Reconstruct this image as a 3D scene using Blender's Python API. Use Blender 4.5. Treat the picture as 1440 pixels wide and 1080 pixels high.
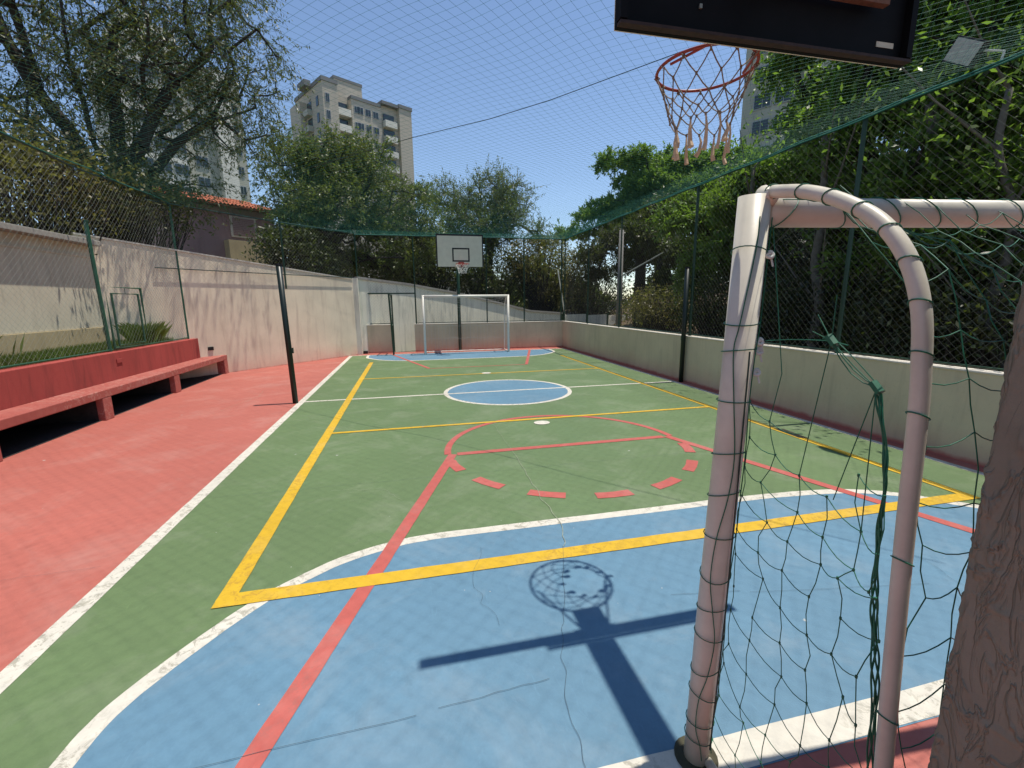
import bpy, math, random
import numpy as np
from mathutils import Vector, noise

for o in list(bpy.data.objects):
    bpy.data.objects.remove(o)
SC = bpy.context.scene
COL = SC.collection

# ------------------------------------------------------------------ camera
YAW, PITCH, ROLL, FPX = -0.2238, 0.1842, -0.0104, 624.12
CAM = np.array([-1.04, -1.2, 1.857])
fwd = np.array([-math.sin(YAW) * math.cos(PITCH), math.cos(YAW) * math.cos(PITCH), -math.sin(PITCH)])
rgt = np.cross(fwd, [0, 0, 1]); rgt /= np.linalg.norm(rgt)
upv = np.cross(rgt, fwd)
R_ = math.cos(ROLL) * rgt + math.sin(ROLL) * upv
U_ = -math.sin(ROLL) * rgt + math.cos(ROLL) * upv
cd = bpy.data.cameras.new('camera'); cam = bpy.data.objects.new('camera', cd); COL.objects.link(cam)
from mathutils import Matrix
cam.matrix_world = Matrix(((R_[0], U_[0], -fwd[0], CAM[0]), (R_[1], U_[1], -fwd[1], CAM[1]), (R_[2], U_[2], -fwd[2], CAM[2]), (0, 0, 0, 1)))
cd.sensor_width = 36; cd.lens = FPX / 1440 * 36; cd.clip_start = 0.03; cd.clip_end = 3000
SC.camera = cam

# ------------------------------------------------------------------ light
SUN = Vector((0.245, 0.0, 1.0)).normalized()       # direction towards the sun
elev = math.asin(SUN.z); rot = math.atan2(SUN.x, SUN.y)
w = bpy.data.worlds.new('World'); SC.world = w; w.use_nodes = True
nt = w.node_tree; bg = nt.nodes['Background']
sky = nt.nodes.new('ShaderNodeTexSky'); sky.sky_type = 'NISHITA'; sky.sun_disc = False
sky.sun_elevation = elev; sky.sun_rotation = rot; sky.air_density = 1.0; sky.dust_density = 0.25; sky.ozone_density = 1.5
sky.altitude = 750
nt.links.new(sky.outputs[0], bg.inputs[0]); bg.inputs[1].default_value = 0.14
sd = bpy.data.lights.new('sun', 'SUN'); sd.energy = 4.5; sd.angle = math.radians(0.53); sd.color = (1, 0.945, 0.85)
so = bpy.data.objects.new('sun', sd); COL.objects.link(so); so.rotation_euler = SUN.to_track_quat('Z', 'Y').to_euler()
so.location = (3, 0, 30)
SC.view_settings.view_transform = 'Standard'; SC.view_settings.look = 'None'
SC.view_settings.exposure = 0.28; SC.view_settings.gamma = 1; SC.view_settings.use_curve_mapping = False

def at(px, py, D):
    """point of the world seen at that place of the survey photograph, D metres away on the ground plan"""
    d = fwd + R_ * (px - 720) / FPX + U_ * (540 - py) / FPX
    return CAM + d * D / math.hypot(d[0], d[1])

# ------------------------------------------------------------------ helpers
class MB:
    """collects geometry for ONE mesh object"""
    def __init__(s): s.v = []; s.f = []; s.n = 0
    def add(s, v, f):
        v = np.asarray(v, float).reshape(-1, 3); s.v.append(v)
        s.f.extend([tuple(int(i) + s.n for i in q) for q in f]); s.n += len(v); return s
    def box(s, x0, x1, y0, y1, z0, z1, M=None):
        v = np.array([(x, y, z) for z in (z0, z1) for y in (y0, y1) for x in (x0, x1)], float)
        if M is not None: v = v @ np.array(M[0]).T + np.array(M[1])
        return s.add(v, [(0, 2, 3, 1), (4, 5, 7, 6), (0, 1, 5, 4), (2, 6, 7, 3), (0, 4, 6, 2), (1, 3, 7, 5)])
    def obox(s, o, u, vdir, a0, a1, b0, b1, z0, z1):
        o = np.array([o[0], o[1], 0.]); u = np.array([u[0], u[1], 0.]); vd = np.array([vdir[0], vdir[1], 0.])
        v = [o + u * a + vd * b + np.array([0, 0, z]) for z in (z0, z1) for b in (b0, b1) for a in (a0, a1)]
        return s.add(v, [(0, 2, 3, 1), (4, 5, 7, 6), (0, 1, 5, 4), (2, 6, 7, 3), (0, 4, 6, 2), (1, 3, 7, 5)])
    def tube(s, pts, r, n=8, closed=False, cap=True):
        P = np.array(pts, float); m = len(P); rr = np.full(m, r) if np.isscalar(r) else np.array(r)
        T = np.empty_like(P)
        if closed: T = np.roll(P, -1, 0) - np.roll(P, 1, 0)
        else:
            T[1:-1] = P[2:] - P[:-2]; T[0] = P[1] - P[0]; T[-1] = P[-1] - P[-2]
        T /= np.maximum(np.linalg.norm(T, axis=1, keepdims=True), 1e-9)
        ref = np.array([0, 0, 1.]) if abs(T[0][2]) < .9 else np.array([1., 0, 0])
        N = np.empty_like(P); nn = ref - T[0] * (ref @ T[0]); nn /= np.linalg.norm(nn)
        for i in range(m):
            nn = nn - T[i] * (nn @ T[i]); nn /= max(np.linalg.norm(nn), 1e-9); N[i] = nn
        B = np.cross(T, N); a = np.arange(n) * 2 * math.pi / n
        V = P[:, None] + rr[:, None, None] * (N[:, None] * np.cos(a)[None, :, None] + B[:, None] * np.sin(a)[None, :, None])
        F = []
        k = m if closed else m - 1
        for i in range(k):
            j = (i + 1) % m
            for q in range(n): F.append((i * n + q, i * n + (q + 1) % n, j * n + (q + 1) % n, j * n + q))
        if cap and not closed: F.append(tuple(range(n))[::-1]); F.append(tuple((m - 1) * n + q for q in range(n)))
        return s.add(V.reshape(-1, 3), F)
    def build(s, name, mat, parent=None, smooth=False, world=None):
        me = bpy.data.meshes.new(name); V = np.concatenate(s.v) if s.v else np.zeros((0, 3))
        if parent is not None and world is not False:
            V = V - np.array(parent.get('_o', (0, 0, 0)))
        me.from_pydata(V.tolist(), [], s.f); me.update()
        if smooth: me.polygons.foreach_set('use_smooth', [True] * len(me.polygons))
        me.materials.append(mat)
        o = bpy.data.objects.new(name, me); COL.objects.link(o)
        if parent is not None: o.parent = parent
        return o

def fastmesh(name, V, F, mat, parent=None, k=4, smooth=False):
    """V (n,3) and F (m,k) arrays -> object"""
    V = np.asarray(V, np.float32)
    if parent is not None: V = V - np.array(parent.get('_o', (0, 0, 0)), np.float32)
    me = bpy.data.meshes.new(name); F = np.asarray(F, np.int32)
    me.vertices.add(len(V)); me.vertices.foreach_set('co', V.ravel())
    me.loops.add(F.size); me.loops.foreach_set('vertex_index', F.ravel())
    me.polygons.add(len(F)); me.polygons.foreach_set('loop_start', np.arange(len(F), dtype=np.int32) * k)
    me.polygons.foreach_set('loop_total', np.full(len(F), k, np.int32))
    me.update(calc_edges=True)
    if smooth: me.polygons.foreach_set('use_smooth', np.ones(len(F), bool))
    me.materials.append(mat)
    o = bpy.data.objects.new(name, me); COL.objects.link(o)
    if parent is not None: o.parent = parent
    return o

def seg_arrays(A, B, ra, rb, n=3):
    """vectorised prisms for many segments"""
    A = np.asarray(A, float); B = np.asarray(B, float); T = B - A
    T /= np.maximum(np.linalg.norm(T, axis=1, keepdims=True), 1e-9)
    ref = np.where(np.abs(T[:, 2:3]) < .9, np.array([[0, 0, 1.]]), np.array([[1., 0, 0]]))
    N = np.cross(T, ref); N /= np.maximum(np.linalg.norm(N, axis=1, keepdims=True), 1e-9); Bn = np.cross(T, N)
    a = np.arange(n) * 2 * math.pi / n
    off = N[:, None] * np.cos(a)[None, :, None] + Bn[:, None] * np.sin(a)[None, :, None]
    ra = np.broadcast_to(ra, (len(A),))[:, None, None]; rb = np.broadcast_to(rb, (len(A),))[:, None, None]
    V = np.concatenate([A[:, None] + off * ra, B[:, None] + off * rb], 1).reshape(-1, 3)
    q = np.arange(n); base = np.array([(i, (i + 1) % n, n + (i + 1) % n, n + i) for i in q])
    F = (np.arange(len(A)) * 2 * n)[:, None, None] + base[None]
    return V, F.reshape(-1, 4)

def tag(o, label=None, cat=None, group=None, kind=None):
    if label: o['label'] = label
    if cat: o['category'] = cat
    if group: o['group'] = group
    if kind: o['kind'] = kind
    return o
def thing(name, label, cat, loc=(0, 0, 0), group=None):
    o = bpy.data.objects.new(name, None); COL.objects.link(o); o.location = loc; o['_o'] = [float(a) for a in loc]
    o.empty_display_size = .2
    return tag(o, label, cat, group)

# ------------------------------------------------------------------ materials
class NB:
    def __init__(s, name, rough=.7, spec=.3):
        s.m = bpy.data.materials.new(name); s.m.use_nodes = True; s.t = s.m.node_tree
        s.b = s.t.nodes['Principled BSDF']; s.b.inputs['Roughness'].default_value = rough
        s.b.inputs['Specular IOR Level'].default_value = spec
        g = s.t.nodes.new('ShaderNodeNewGeometry'); s.pos = g.outputs['Position']; s.geo = g
    def n(s, t, **k):
        x = s.t.nodes.new(t)
        for a, b in k.items(): setattr(x, a, b)
        return x
    def link(s, a, b): s.t.links.new(a, b)
    def noise(s, scale, detail=4, rough=.55, vec=None, sc3=None, dist=0):
        v = vec or s.pos
        if sc3:
            mp = s.n('ShaderNodeMapping'); s.link(v, mp.inputs[0]); mp.inputs['Scale'].default_value = sc3; v = mp.outputs[0]
        x = s.n('ShaderNodeTexNoise'); s.link(v, x.inputs['Vector'])
        x.inputs['Scale'].default_value = scale; x.inputs['Detail'].default_value = detail; x.inputs['Roughness'].default_value = rough
        x.inputs['Distortion'].default_value = dist
        return x.outputs['Fac']
    def ramp(s, f, a, b, c0=0., c1=1.):
        x = s.n('ShaderNodeMapRange'); s.link(f, x.inputs[0]); x.inputs[1].default_value = a; x.inputs[2].default_value = b
        x.inputs[3].default_value = c0; x.inputs[4].default_value = c1; return x.outputs[0]
    def mix(s, f, a, b, mode='MIX'):
        x = s.n('ShaderNodeMix', data_type='RGBA', blend_type=mode)
        if hasattr(f, 'links'): s.link(f, x.inputs[0])
        else: x.inputs[0].default_value = f
        for i, c in ((6, a), (7, b)):
            if hasattr(c, 'links'): s.link(c, x.inputs[i])
            else: x.inputs[i].default_value = (*c, 1)
        return x.outputs[2]
    def math(s, op, a, b=0.):
        x = s.n('ShaderNodeMath', operation=op)
        for i, c in ((0, a), (1, b)):
            if hasattr(c, 'links'): s.link(c, x.inputs[i])
            else: x.inputs[i].default_value = c
        return x.outputs[0]
    def col(s, c):
        if hasattr(c, 'links'): s.link(c, s.b.inputs['Base Color'])
        else: s.b.inputs['Base Color'].default_value = (*c, 1)
        return s
    def bump(s, h, strength=.3, dist=.01):
        x = s.n('ShaderNodeBump'); x.inputs['Strength'].default_value = strength; x.inputs['Distance'].default_value = dist
        s.link(h, x.inputs['Height']); s.link(x.outputs[0], s.b.inputs['Normal']); return s

def mul(c, k): return tuple(min(1, a * k) for a in c)

def floor_paint(name, c, wear=0., dirt=(.16, .14, .12), worn=None, rough=.62):
    B = NB(name, rough, .35)
    big = B.noise(.55, 5, .6); mid = B.noise(3.2, 5, .65); fine = B.noise(60, 3, .6)
    k = B.mix(B.ramp(big, .3, .72), mul(c, .86), mul(c, 1.12))
    k = B.mix(B.ramp(mid, .35, .75, 0, .5), k, mul(c, .8))
    k = B.mix(B.ramp(fine, .3, .7, 0, .22), k, mul(c, .7))
    k = B.mix(B.ramp(B.noise(13, 4, .6), .42, .68, 0, .35), k, mul(c, .74))
    k = B.mix(B.ramp(B.noise(30, 5, .75, sc3=(1, .25, 1), dist=1), .6, .75, 0, .35), k, mul(c, 1.35))
    # dusty pale film
    dust = tuple(.6 * a + .4 * b for a, b in zip(c, (.5, .46, .4)))
    k = B.mix(B.ramp(B.noise(1.3, 6, .7, dist=.4), .5, .8, 0, .45), k, dust)
    # dark scuffs and small pits
    sc = B.noise(7, 6, .8, sc3=(1, 2.5, 1), dist=1.5)
    k = B.mix(B.ramp(sc, .66, .74, 0, .5), k, dirt)
    vo = B.n('ShaderNodeTexVoronoi'); B.link(B.pos, vo.inputs['Vector']); vo.inputs['Scale'].default_value = 5.5
    pit = B.ramp(vo.outputs['Distance'], .012, .03, 1, 0)
    k = B.mix(B.math('MULTIPLY', pit, .8), k, (.45, .43, .4))
    v2 = B.n('ShaderNodeTexVoronoi'); B.link(B.pos, v2.inputs['Vector']); v2.inputs['Scale'].default_value = 1.7
    chip = B.math('MULTIPLY', B.ramp(B.math('ADD', v2.outputs['Distance'], B.math('MULTIPLY', B.noise(70, 3, .7), .05)), .045, .055, 1, 0), .85)
    k = B.mix(chip, k, (.42, .42, .38))
    st2 = B.noise(2.1, 6, .75, dist=.8)
    k = B.mix(B.ramp(st2, .58, .72, 0, .28), k, mul(c, .55))
    if wear:
        wn = B.noise(16, 8, .78, dist=.8); gate = B.noise(.9, 2, .5)
        f = B.math('MULTIPLY', B.ramp(wn, .52, .57), B.ramp(gate, .38, .52))
        k = B.mix(B.math('MULTIPLY', f, wear), k, worn or (.25, .22, .18))
    B.col(k)
    rr = B.ramp(mid, .3, .7, rough - .1, rough + .12); B.link(rr, B.b.inputs['Roughness'])
    return B.bump(B.noise(90, 4, .7), .4, .003).m

def stucco(name, c, stain=(.2, .17, .13), streak=.5, splash=None, scale=1, rough=.85, bump=.35):
    B = NB(name, rough, .2)
    k = B.mix(B.ramp(B.noise(.8 * scale, 5, .6), .3, .75), mul(c, .86), mul(c, 1.1))
    st = B.noise(3.0 * scale, 5, .65, sc3=(2.2, 2.2, .28), dist=.5)
    k = B.mix(B.ramp(st, .5, .78, 0, streak), k, stain)
    k = B.mix(B.ramp(B.noise(22, 4, .7), .55, .8, 0, .3), k, mul(c, .6))
    if splash:
        sx = B.n('ShaderNodeSeparateXYZ'); B.link(B.pos, sx.inputs[0])
        z = B.math('ADD', sx.outputs[2], B.math('MULTIPLY', B.noise(6, 4, .6), .07))
        k = B.mix(B.ramp(z, splash[1], splash[1] + .05, .85, 0), k, splash[0])
        z2 = B.math('ADD', sx.outputs[2], B.math('MULTIPLY', B.noise(2.5, 5, .6), .5))
        k = B.mix(B.ramp(z2, .25, .7, .25, 0), k, mul(splash[0], 1.3))
    B.col(k)
    if name == 'troweled_stucco':
        rg_ = B.noise(9, 3, .5, sc3=(2.2, 2.2, .6), dist=1.6); a_ = B.math('ABSOLUTE', B.math('SUBTRACT', rg_, .5)); rd = B.ramp(a_, 0, .05, 1, 0)
        return B.bump(B.math('ADD', rd, B.math('MULTIPLY', B.noise(55, 5, .7), .5)), .7, .006).m
    return B.bump(B.noise(55, 5, .7), bump, .006).m

def plain(name, c, rough=.5, metal=0., spec=.4, var=.25, scale=14, bump=0):
    B = NB(name, rough, spec); B.b.inputs['Metallic'].default_value = metal
    B.col(B.mix(B.ramp(B.noise(scale, 5, .65), .3, .72), mul(c, 1 - var), mul(c, 1 + var * .5)))
    if bump: B.bump(B.noise(scale * 6, 3, .6), bump, .003)
    return B.m

def leaf_mat(name, c1, c2, c3, rough=.42, trans=.35):
    B = NB(name, rough, .4)
    r = B.geo.outputs['Random Per Island']
    k = B.mix(r, c1, c2)
    k = B.mix(B.ramp(B.noise(.55, 3, .5), .42, .68), k, c3)
    B.col(k)
    tr = B.n('ShaderNodeBsdfTranslucent'); tcol = B.mix(.5, k, (c2[0] * 1.8, c2[1] * 2.0, c2[2] * .6)); B.link(tcol, tr.inputs[0])
    mx = B.n('ShaderNodeMixShader'); mx.inputs[0].default_value = trans
    B.link(B.b.outputs[0], mx.inputs[1]); B.link(tr.outputs[0], mx.inputs[2])
    B.link(mx.outputs[0], B.t.nodes['Material Output'].inputs[0])
    return B.m

RED = (.42, .122, .092); GREEN = (.118, .178, .075); BLUE = (.112, .22, .305)
M_red = floor_paint('red_floor_paint', RED); M_green = floor_paint('green_floor_paint', GREEN); M_blue = floor_paint('blue_floor_paint', BLUE)
M_white = floor_paint('white_line_paint', (.62, .58, .49), wear=.75, worn=(.27, .25, .19))
M_yellow = floor_paint('yellow_line_paint', (.60, .37, .02), wear=.6, worn=(.36, .2, .03))
M_redline = floor_paint('red_line_paint', (.45, .10, .08), wear=.4, worn=(.3, .12, .1))
M_crack = plain('crack_dark', (.06, .085, .10), .9, var=.4, scale=40)
M_crackpale = plain('crack_pale', (.32, .34, .24), .9, var=.4, scale=40)
M_patch = plain('dark_patch', (.06, .055, .03), .8, var=.4)
M_pink = stucco('pink_plaster', (.76, .66, .49), stain=(.38, .29, .22), streak=.55, splash=((.44, .12, .09), .02))
M_lowwall = stucco('beige_plaster', (.62, .53, .36), stain=(.3, .25, .19), streak=.35, splash=((.40, .10, .08), .05))
M_coping = stucco('pale_coping', (.62, .57, .48), streak=.2)
M_whitewall = stucco('whitewashed_plaster', (.84, .80, .64), stain=(.2, .2, .16), streak=.6)
M_graywall = stucco('grey_plaster', (.58, .53, .40), stain=(.2, .18, .14), streak=.55)
M_ochre = stucco('ochre_plinth', (.42, .34, .2), stain=(.2, .17, .1), streak=.5)
M_slab = stucco('concrete_slab', (.33, .31, .27), stain=(.12, .11, .09), streak=.4)
M_bench = floor_paint('bench_red_paint', (.38, .098, .076), wear=.45, worn=(.5, .3, .24))
M_benchwall = stucco('bench_wall_paint', (.36, .07, .058), stain=(.14, .04, .035), streak=.6)
M_pillar = stucco('troweled_stucco', (.215, .20, .15), stain=(.15, .135, .10), streak=.25, scale=4, bump=.6)
M_post = plain('goal_paint', (.62, .57, .46), .38, var=.12, scale=9, bump=.05)
M_fargoal = plain('far_goal_paint', (.8, .76, .66), .4, var=.1)
M_dkgreen = plain('dark_green_enamel', (.012, .045, .025), .4, var=.3)
M_blackgreen = plain('blackish_green_enamel', (.006, .014, .010), .4, var=.3)
M_green_tube = plain('green_enamel', (.025, .1, .055), .4, var=.3)
M_black = plain('black_enamel', (.012, .012, .013), .5, var=.5)
M_boardback = plain('board_back', (.004, .004, .0045), .75, var=.6, scale=4, spec=.15)
M_boardwood = plain('board_wood_edge', (.035, .018, .012), .75, var=.5, scale=18)
M_rust = plain('rusty_frame', (.17, .075, .04), .8, var=.5, scale=25)
M_white_board = plain('white_board_paint', (.68, .65, .5), .5, var=.1, scale=5)
M_rim = plain('orange_red_rim', (.36, .055, .035), .45, var=.4, scale=20)
M_cord = plain('hoop_cord', (.26, .21, .16), .9, var=.4, scale=60)
M_tassel = plain('frayed_cord', (.60, .44, .29), .95, var=.3, scale=60)
M_netgreen = plain('roof_net_cord', (.025, .17, .13), .6, var=.2)
M_goalnet = plain('goal_net_cord', (.014, .13, .07), .5, var=.4, scale=30)
M_farnet = plain('far_net_cord', (.5, .52, .5), .7)
M_cable = plain('dark_cable', (.012, .045, .035), .5)
M_wire = plain('galvanised_wire', (.22, .24, .2), .55, metal=.1, var=.25)
M_wiredk = plain('weathered_wire', (.12, .135, .12), .6, metal=.1, var=.3)
M_tie = plain('white_tie_rope', (.6, .6, .55), .8)
M_conc = stucco('tower_concrete', (.47, .42, .34), stain=(.24, .22, .19), streak=.35, scale=.12, bump=.05)
M_concdk = stucco('tower_parapet', (.2, .2, .2), streak=.2, scale=.1, bump=.05)
M_concpale = stucco('tower_pale', (.68, .65, .56), stain=(.35, .33, .28), streak=.3, scale=.12, bump=.05)
M_concgrey = stucco('tower_grey', (.42, .41, .34), stain=(.2, .2, .18), streak=.3, scale=.12, bump=.05)
M_glass = plain('window_glass', (.035, .045, .055), .15, spec=.6, var=.3, scale=.6)
M_frame = plain('window_frame', (.35, .36, .36), .5)
M_house = stucco('mauve_house_plaster', (.33, .22, .21), stain=(.14, .1, .09), streak=.35, scale=.5)
M_tile = plain('terracotta_tile', (.55, .17, .08), .8, var=.5, scale=5)
M_soil = stucco('soil', (.12, .085, .055), stain=(.05, .045, .03), streak=.5)
M_outer = stucco('outer_ground', (.13, .12, .085), stain=(.05, .06, .03), streak=.6, scale=.3)
M_grass = leaf_mat('grass_blades', (.09, .15, .025), (.17, .24, .05), (.16, .17, .06), trans=.3)
M_bark = plain('bark', (.13, .12, .10), .9, var=.5, scale=9, bump=.6)
M_barkdk = plain('dark_bark', (.04, .034, .028), .9, var=.5, scale=9, bump=.6)
L_olive = leaf_mat('olive_leaves', (.06, .078, .022), (.13, .145, .045), (.075, .09, .035))
L_dry = leaf_mat('dry_olive_leaves', (.075, .08, .025), (.16, .16, .05), (.12, .085, .035), trans=.4)
L_mid = leaf_mat('mid_green_leaves', (.06, .09, .022), (.15, .19, .05), (.12, .125, .04))
L_dome = leaf_mat('fresh_green_leaves', (.07, .13, .02), (.16, .25, .045), (.09, .16, .035), rough=.55)
L_dark = leaf_mat('dark_glossy_leaves', (.05, .10, .02), (.14, .23, .045), (.11, .16, .035), rough=.36, trans=.5)
L_deep = leaf_mat('deep_shade_leaves', (.012, .02, .008), (.03, .042, .012), (.03, .03, .014), trans=.15)  # leaf colour taken near black to stand for deep shade
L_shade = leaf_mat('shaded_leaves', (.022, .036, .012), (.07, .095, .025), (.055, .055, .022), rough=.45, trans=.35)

# ------------------------------------------------------------------ ground and court floor
def sheet(name, pts, z, mat, parent=None, kind=None):
    n = len(pts)
    o = MB().add([(x, y, z) for x, y in pts], [tuple(range(n))]).build(name, mat, parent)
    if o.data.polygons[0].normal.z < 0: o.data.flip_normals()
    if kind: o['kind'] = kind
    return o
def rect(x0, x1, y0, y1): return [(x0, y0), (x1, y0), (x1, y1), (x0, y1)]
def ribbon(pts, wd, z, closed=False, wob=0.0):
    P = np.array(pts, float); m = len(P); T = np.empty_like(P)
    if closed: T = np.roll(P, -1, 0) - np.roll(P, 1, 0)
    else: T[1:-1] = P[2:] - P[:-2]; T[0] = P[1] - P[0]; T[-1] = P[-1] - P[-2]
    T /= np.linalg.norm(T, axis=1, keepdims=True); N = np.c_[-T[:, 1], T[:, 0]]
    rng = np.random.RandomState(m); w1 = wd / 2 + wob * rng.randn(m); w2 = wd / 2 + wob * rng.randn(m)
    V = np.c_[np.concatenate([P + N * w1[:, None], P - N * w2[:, None]]), np.full(2 * m, z)]
    k = m if closed else m - 1
    return MB().add(V, [(i, i + m, (i + 1) % m + m, (i + 1) % m) for i in range(k)])
def lin(a, b, n=40):
    return [(a[0] + (b[0] - a[0]) * t, a[1] + (b[1] - a[1]) * t) for t in np.linspace(0, 1, n)]
def smooth_curve(pts, n=10):
    P = np.array(pts, float); P = np.vstack([2 * P[0] - P[1], P, 2 * P[-1] - P[-2]]); out = []
    for i in range(1, len(P) - 2):
        for t in np.linspace(0, 1, n, endpoint=False):
            a, b, c, d = P[i - 1:i + 3]
            out.append(.5 * ((2 * b) + (-a + c) * t + (2 * a - 5 * b + 4 * c - d) * t * t + (-a + 3 * b - 3 * c + d) * t ** 3))
    out.append(P[-2]); return np.array(out)

g = sheet('ground', rect(-700, 700, -300, 1200), -.06, M_outer); tag(g, 'dry earth and low growth around the sports court', kind='structure')
fl = sheet('court_floor', rect(-8.3, 5.10, -5, 16.12), 0, M_red); tag(fl, 'red painted concrete apron round the multi-sport court', kind='structure')
fl['_o'] = [0, 0, 0]
XL, XR, Y0, YE = -3.13, 4.82, .02, 15.42
sheet('green_surface', rect(XL, XR, Y0, YE), .001, M_green, fl)
Dn = [(-2.53, .02), (-2.52, .67), (-2.47, .96), (-2.24, 1.36), (-2.03, 1.64), (-1.85, 1.80), (-1.59, 1.98), (-1.27, 2.10), (-.95, 2.15), (-.29, 2.15),
      (1.17, 2.14), (1.9, 2.14), (2.52, 2.11), (3.02, 2.04), (3.4, 1.88), (3.72, 1.61), (3.92, 1.4), (4.15, 1.0), (4.22, .6), (4.24, .02)]
Dc = smooth_curve(Dn, 6)
sheet('blue_near_area', [tuple(p) for p in Dc], .002, M_blue, fl)
Df = np.array([(x, YE - (y - .02) * .93) for x, y in Dn]); Dfc = smooth_curve(Df, 6)
sheet('blue_far_area', [tuple(p) for p in Dfc], .002, M_blue, fl)
cc = (.914, 7.79); rc = 1.30
circ = [(cc[0] + rc * math.cos(a), cc[1] + rc * math.sin(a)) for a in np.linspace(0, 2 * math.pi, 96, endpoint=False)]
sheet('blue_centre_circle', circ, .002, M_blue, fl)
zl = .003
def line(name, pts, wd, mat, z=zl, closed=False, wob=.0012):
    return ribbon(pts, wd, z, closed, wob).build(name, mat, fl)
line('white_line', Dc, .095, M_white); line('white_line', Dfc, .085, M_white)
line('white_line', circ, .085, M_white, closed=True)
line('white_line', lin((XL, -4.8), (XL, YE + .04), 90), .115, M_white, z=.0034)
line('white_line', lin((XR, -.5), (XR, YE + .04), 90), .09, M_white, z=.0034)
line('white_line', lin((XL, 7.79), (XR, 7.79), 60), .075, M_white, z=.0038)
line('white_line', lin((-2.6, .095), (4.6, .095), 60), .14, M_white, z=.0038)
line('white_line', lin((XL, YE), (XR, YE), 60), .07, M_white, z=.0038)
# basketball key and free-throw circle
zr = .0056
line('red_line', lin((-1.93, .02), (-.60, 4.07)), .105, M_redline, z=zr)
line('red_line', lin((3.67, .02), (2.34, 4.07)), .105, M_redline, z=zr)
line('red_line', lin((-.545, 4.07), (2.285, 4.07)), .1, M_redline, z=zr - .0004)
fc = (.87, 4.05); fr = 1.53
line('red_line', [(fc[0] + fr * math.cos(a), fc[1] + fr * math.sin(a)) for a in np.linspace(.02, math.pi - .02, 40)], .085, M_redline, z=zr - .0008)
for i in range(7):
    a0 = math.pi + .12 + i * (math.pi - .12) / 7
    line('red_dash', [(fc[0] + fr * math.cos(a), fc[1] + fr * math.sin(a)) for a in np.linspace(a0, a0 + .24, 8)], .125, M_redline, z=zr - .0008)
line('red_line', lin((-1.7, 15.38), (-.55, 11.5)), .09, M_redline, z=zr)
line('red_line', lin((3.45, 15.38), (2.3, 11.5)), .09, M_redline, z=zr)
line('red_line', lin((-.50, 11.5), (2.25, 11.5)), .06, M_redline, z=zr - .0004)
# volleyball court
zy = .0065
YLx, YRx = -2.27, 4.03
line('yellow_line', lin((YLx, 1.67), (YLx, 13.35), 80), .115, M_yellow, z=zy)
line('yellow_line', lin((YRx, 1.67), (YRx, 13.35), 80), .1, M_yellow, z=zy)
line('yellow_line', lin((YLx - .0575, 1.67), (YRx + .05, 1.67), 60), .13, M_yellow, z=zy + .0006)
line('yellow_line', lin((YLx, 5.42), (YRx, 5.42), 50), .075, M_yellow, z=zy + .0006)
line('yellow_line', lin((YLx, 10.15), (YRx, 10.15), 50), .07, M_yellow, z=zy + .0006)
for c_ in ((.88, 5.18), (.87, 10.22)):
    sheet('white_spot', [(c_[0] + .125 * math.cos(a), c_[1] + .105 * math.sin(a)) for a in np.linspace(0, 6.283, 28, endpoint=False)], zy + .0014, M_white, fl)
sheet('dark_patch', [(4.0, 3.55), (4.12, 3.5), (4.15, 3.95), (4.02, 4.0)], zy + .0014, M_patch, fl)
# cracks and joints in the slab
rnd = random.Random(4)
def crack(pts, wd=.005, mat=M_crack, jit=.02, n=10):
    P = []
    for a, b in zip(pts[:-1], pts[1:]):
        for t in np.linspace(0, 1, n, endpoint=False):
            P.append((a[0] + (b[0] - a[0]) * t + rnd.gauss(0, jit), a[1] + (b[1] - a[1]) * t + rnd.gauss(0, jit)))
    P.append(pts[-1]); ribbon(smooth_curve(P[::2] + [P[-1]] if len(P) > 6 and jit > .007 else P, 3), wd * .5, .0084).build('crack', mat, fl)
crack([(.14, 3.9), (.12, 3.2), (.10, 2.6), (.13, 2.1), (.02, 1.75)], .009, M_crackpale, .008)
crack([(.14, 5.2), (.14, 3.9)], .005, M_crackpale, .004)
crack([(.02, 1.75), (-.2, 1.1), (-.33, .8), (-.42, .45), (-.44, .05)], .0035, M_crack, .008)
crack([(-.6, 1.9), (-.72, 1.4), (-.62, 1.05)], .0025, M_crack, .016)
crack([(.5, 1.05), (.95, .98)], .004, M_crack, .002, 5)
crack([(1.0, .95), (2.2, .75)], .003, M_crack, .003, 8)
crack([(-1.0, .58), (-.45, .62)], .004, M_crack, .002, 8)
crack([(-2.6, .52), (-1.1, .57)], .004, M_crack, .002, 14)
crack([(-1.9, 3.3), (-1.4, 3.2), (-1.2, 2.9)], .003, M_crackpale, .012)
crack([(-3.0, 3.4), (3.9, 3.4)], .003, M_crack, .003, 40)
crack([(-3.0, 6.6), (3.9, 6.6)], .004, M_crack, .003, 40)
crack([(2.3, 2.0), (2.5, 1.2), (2.4, .6)], .003, M_crack, .015)
crack([(-5.2, 6.9), (-4.4, 7.3), (-4.1, 8.6), (-4.2, 9.2)], .006, M_crackpale, .02)
crack([(-5.6, 2.2), (-3.3, 2.3)], .003, M_crack, .006, 20)

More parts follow.
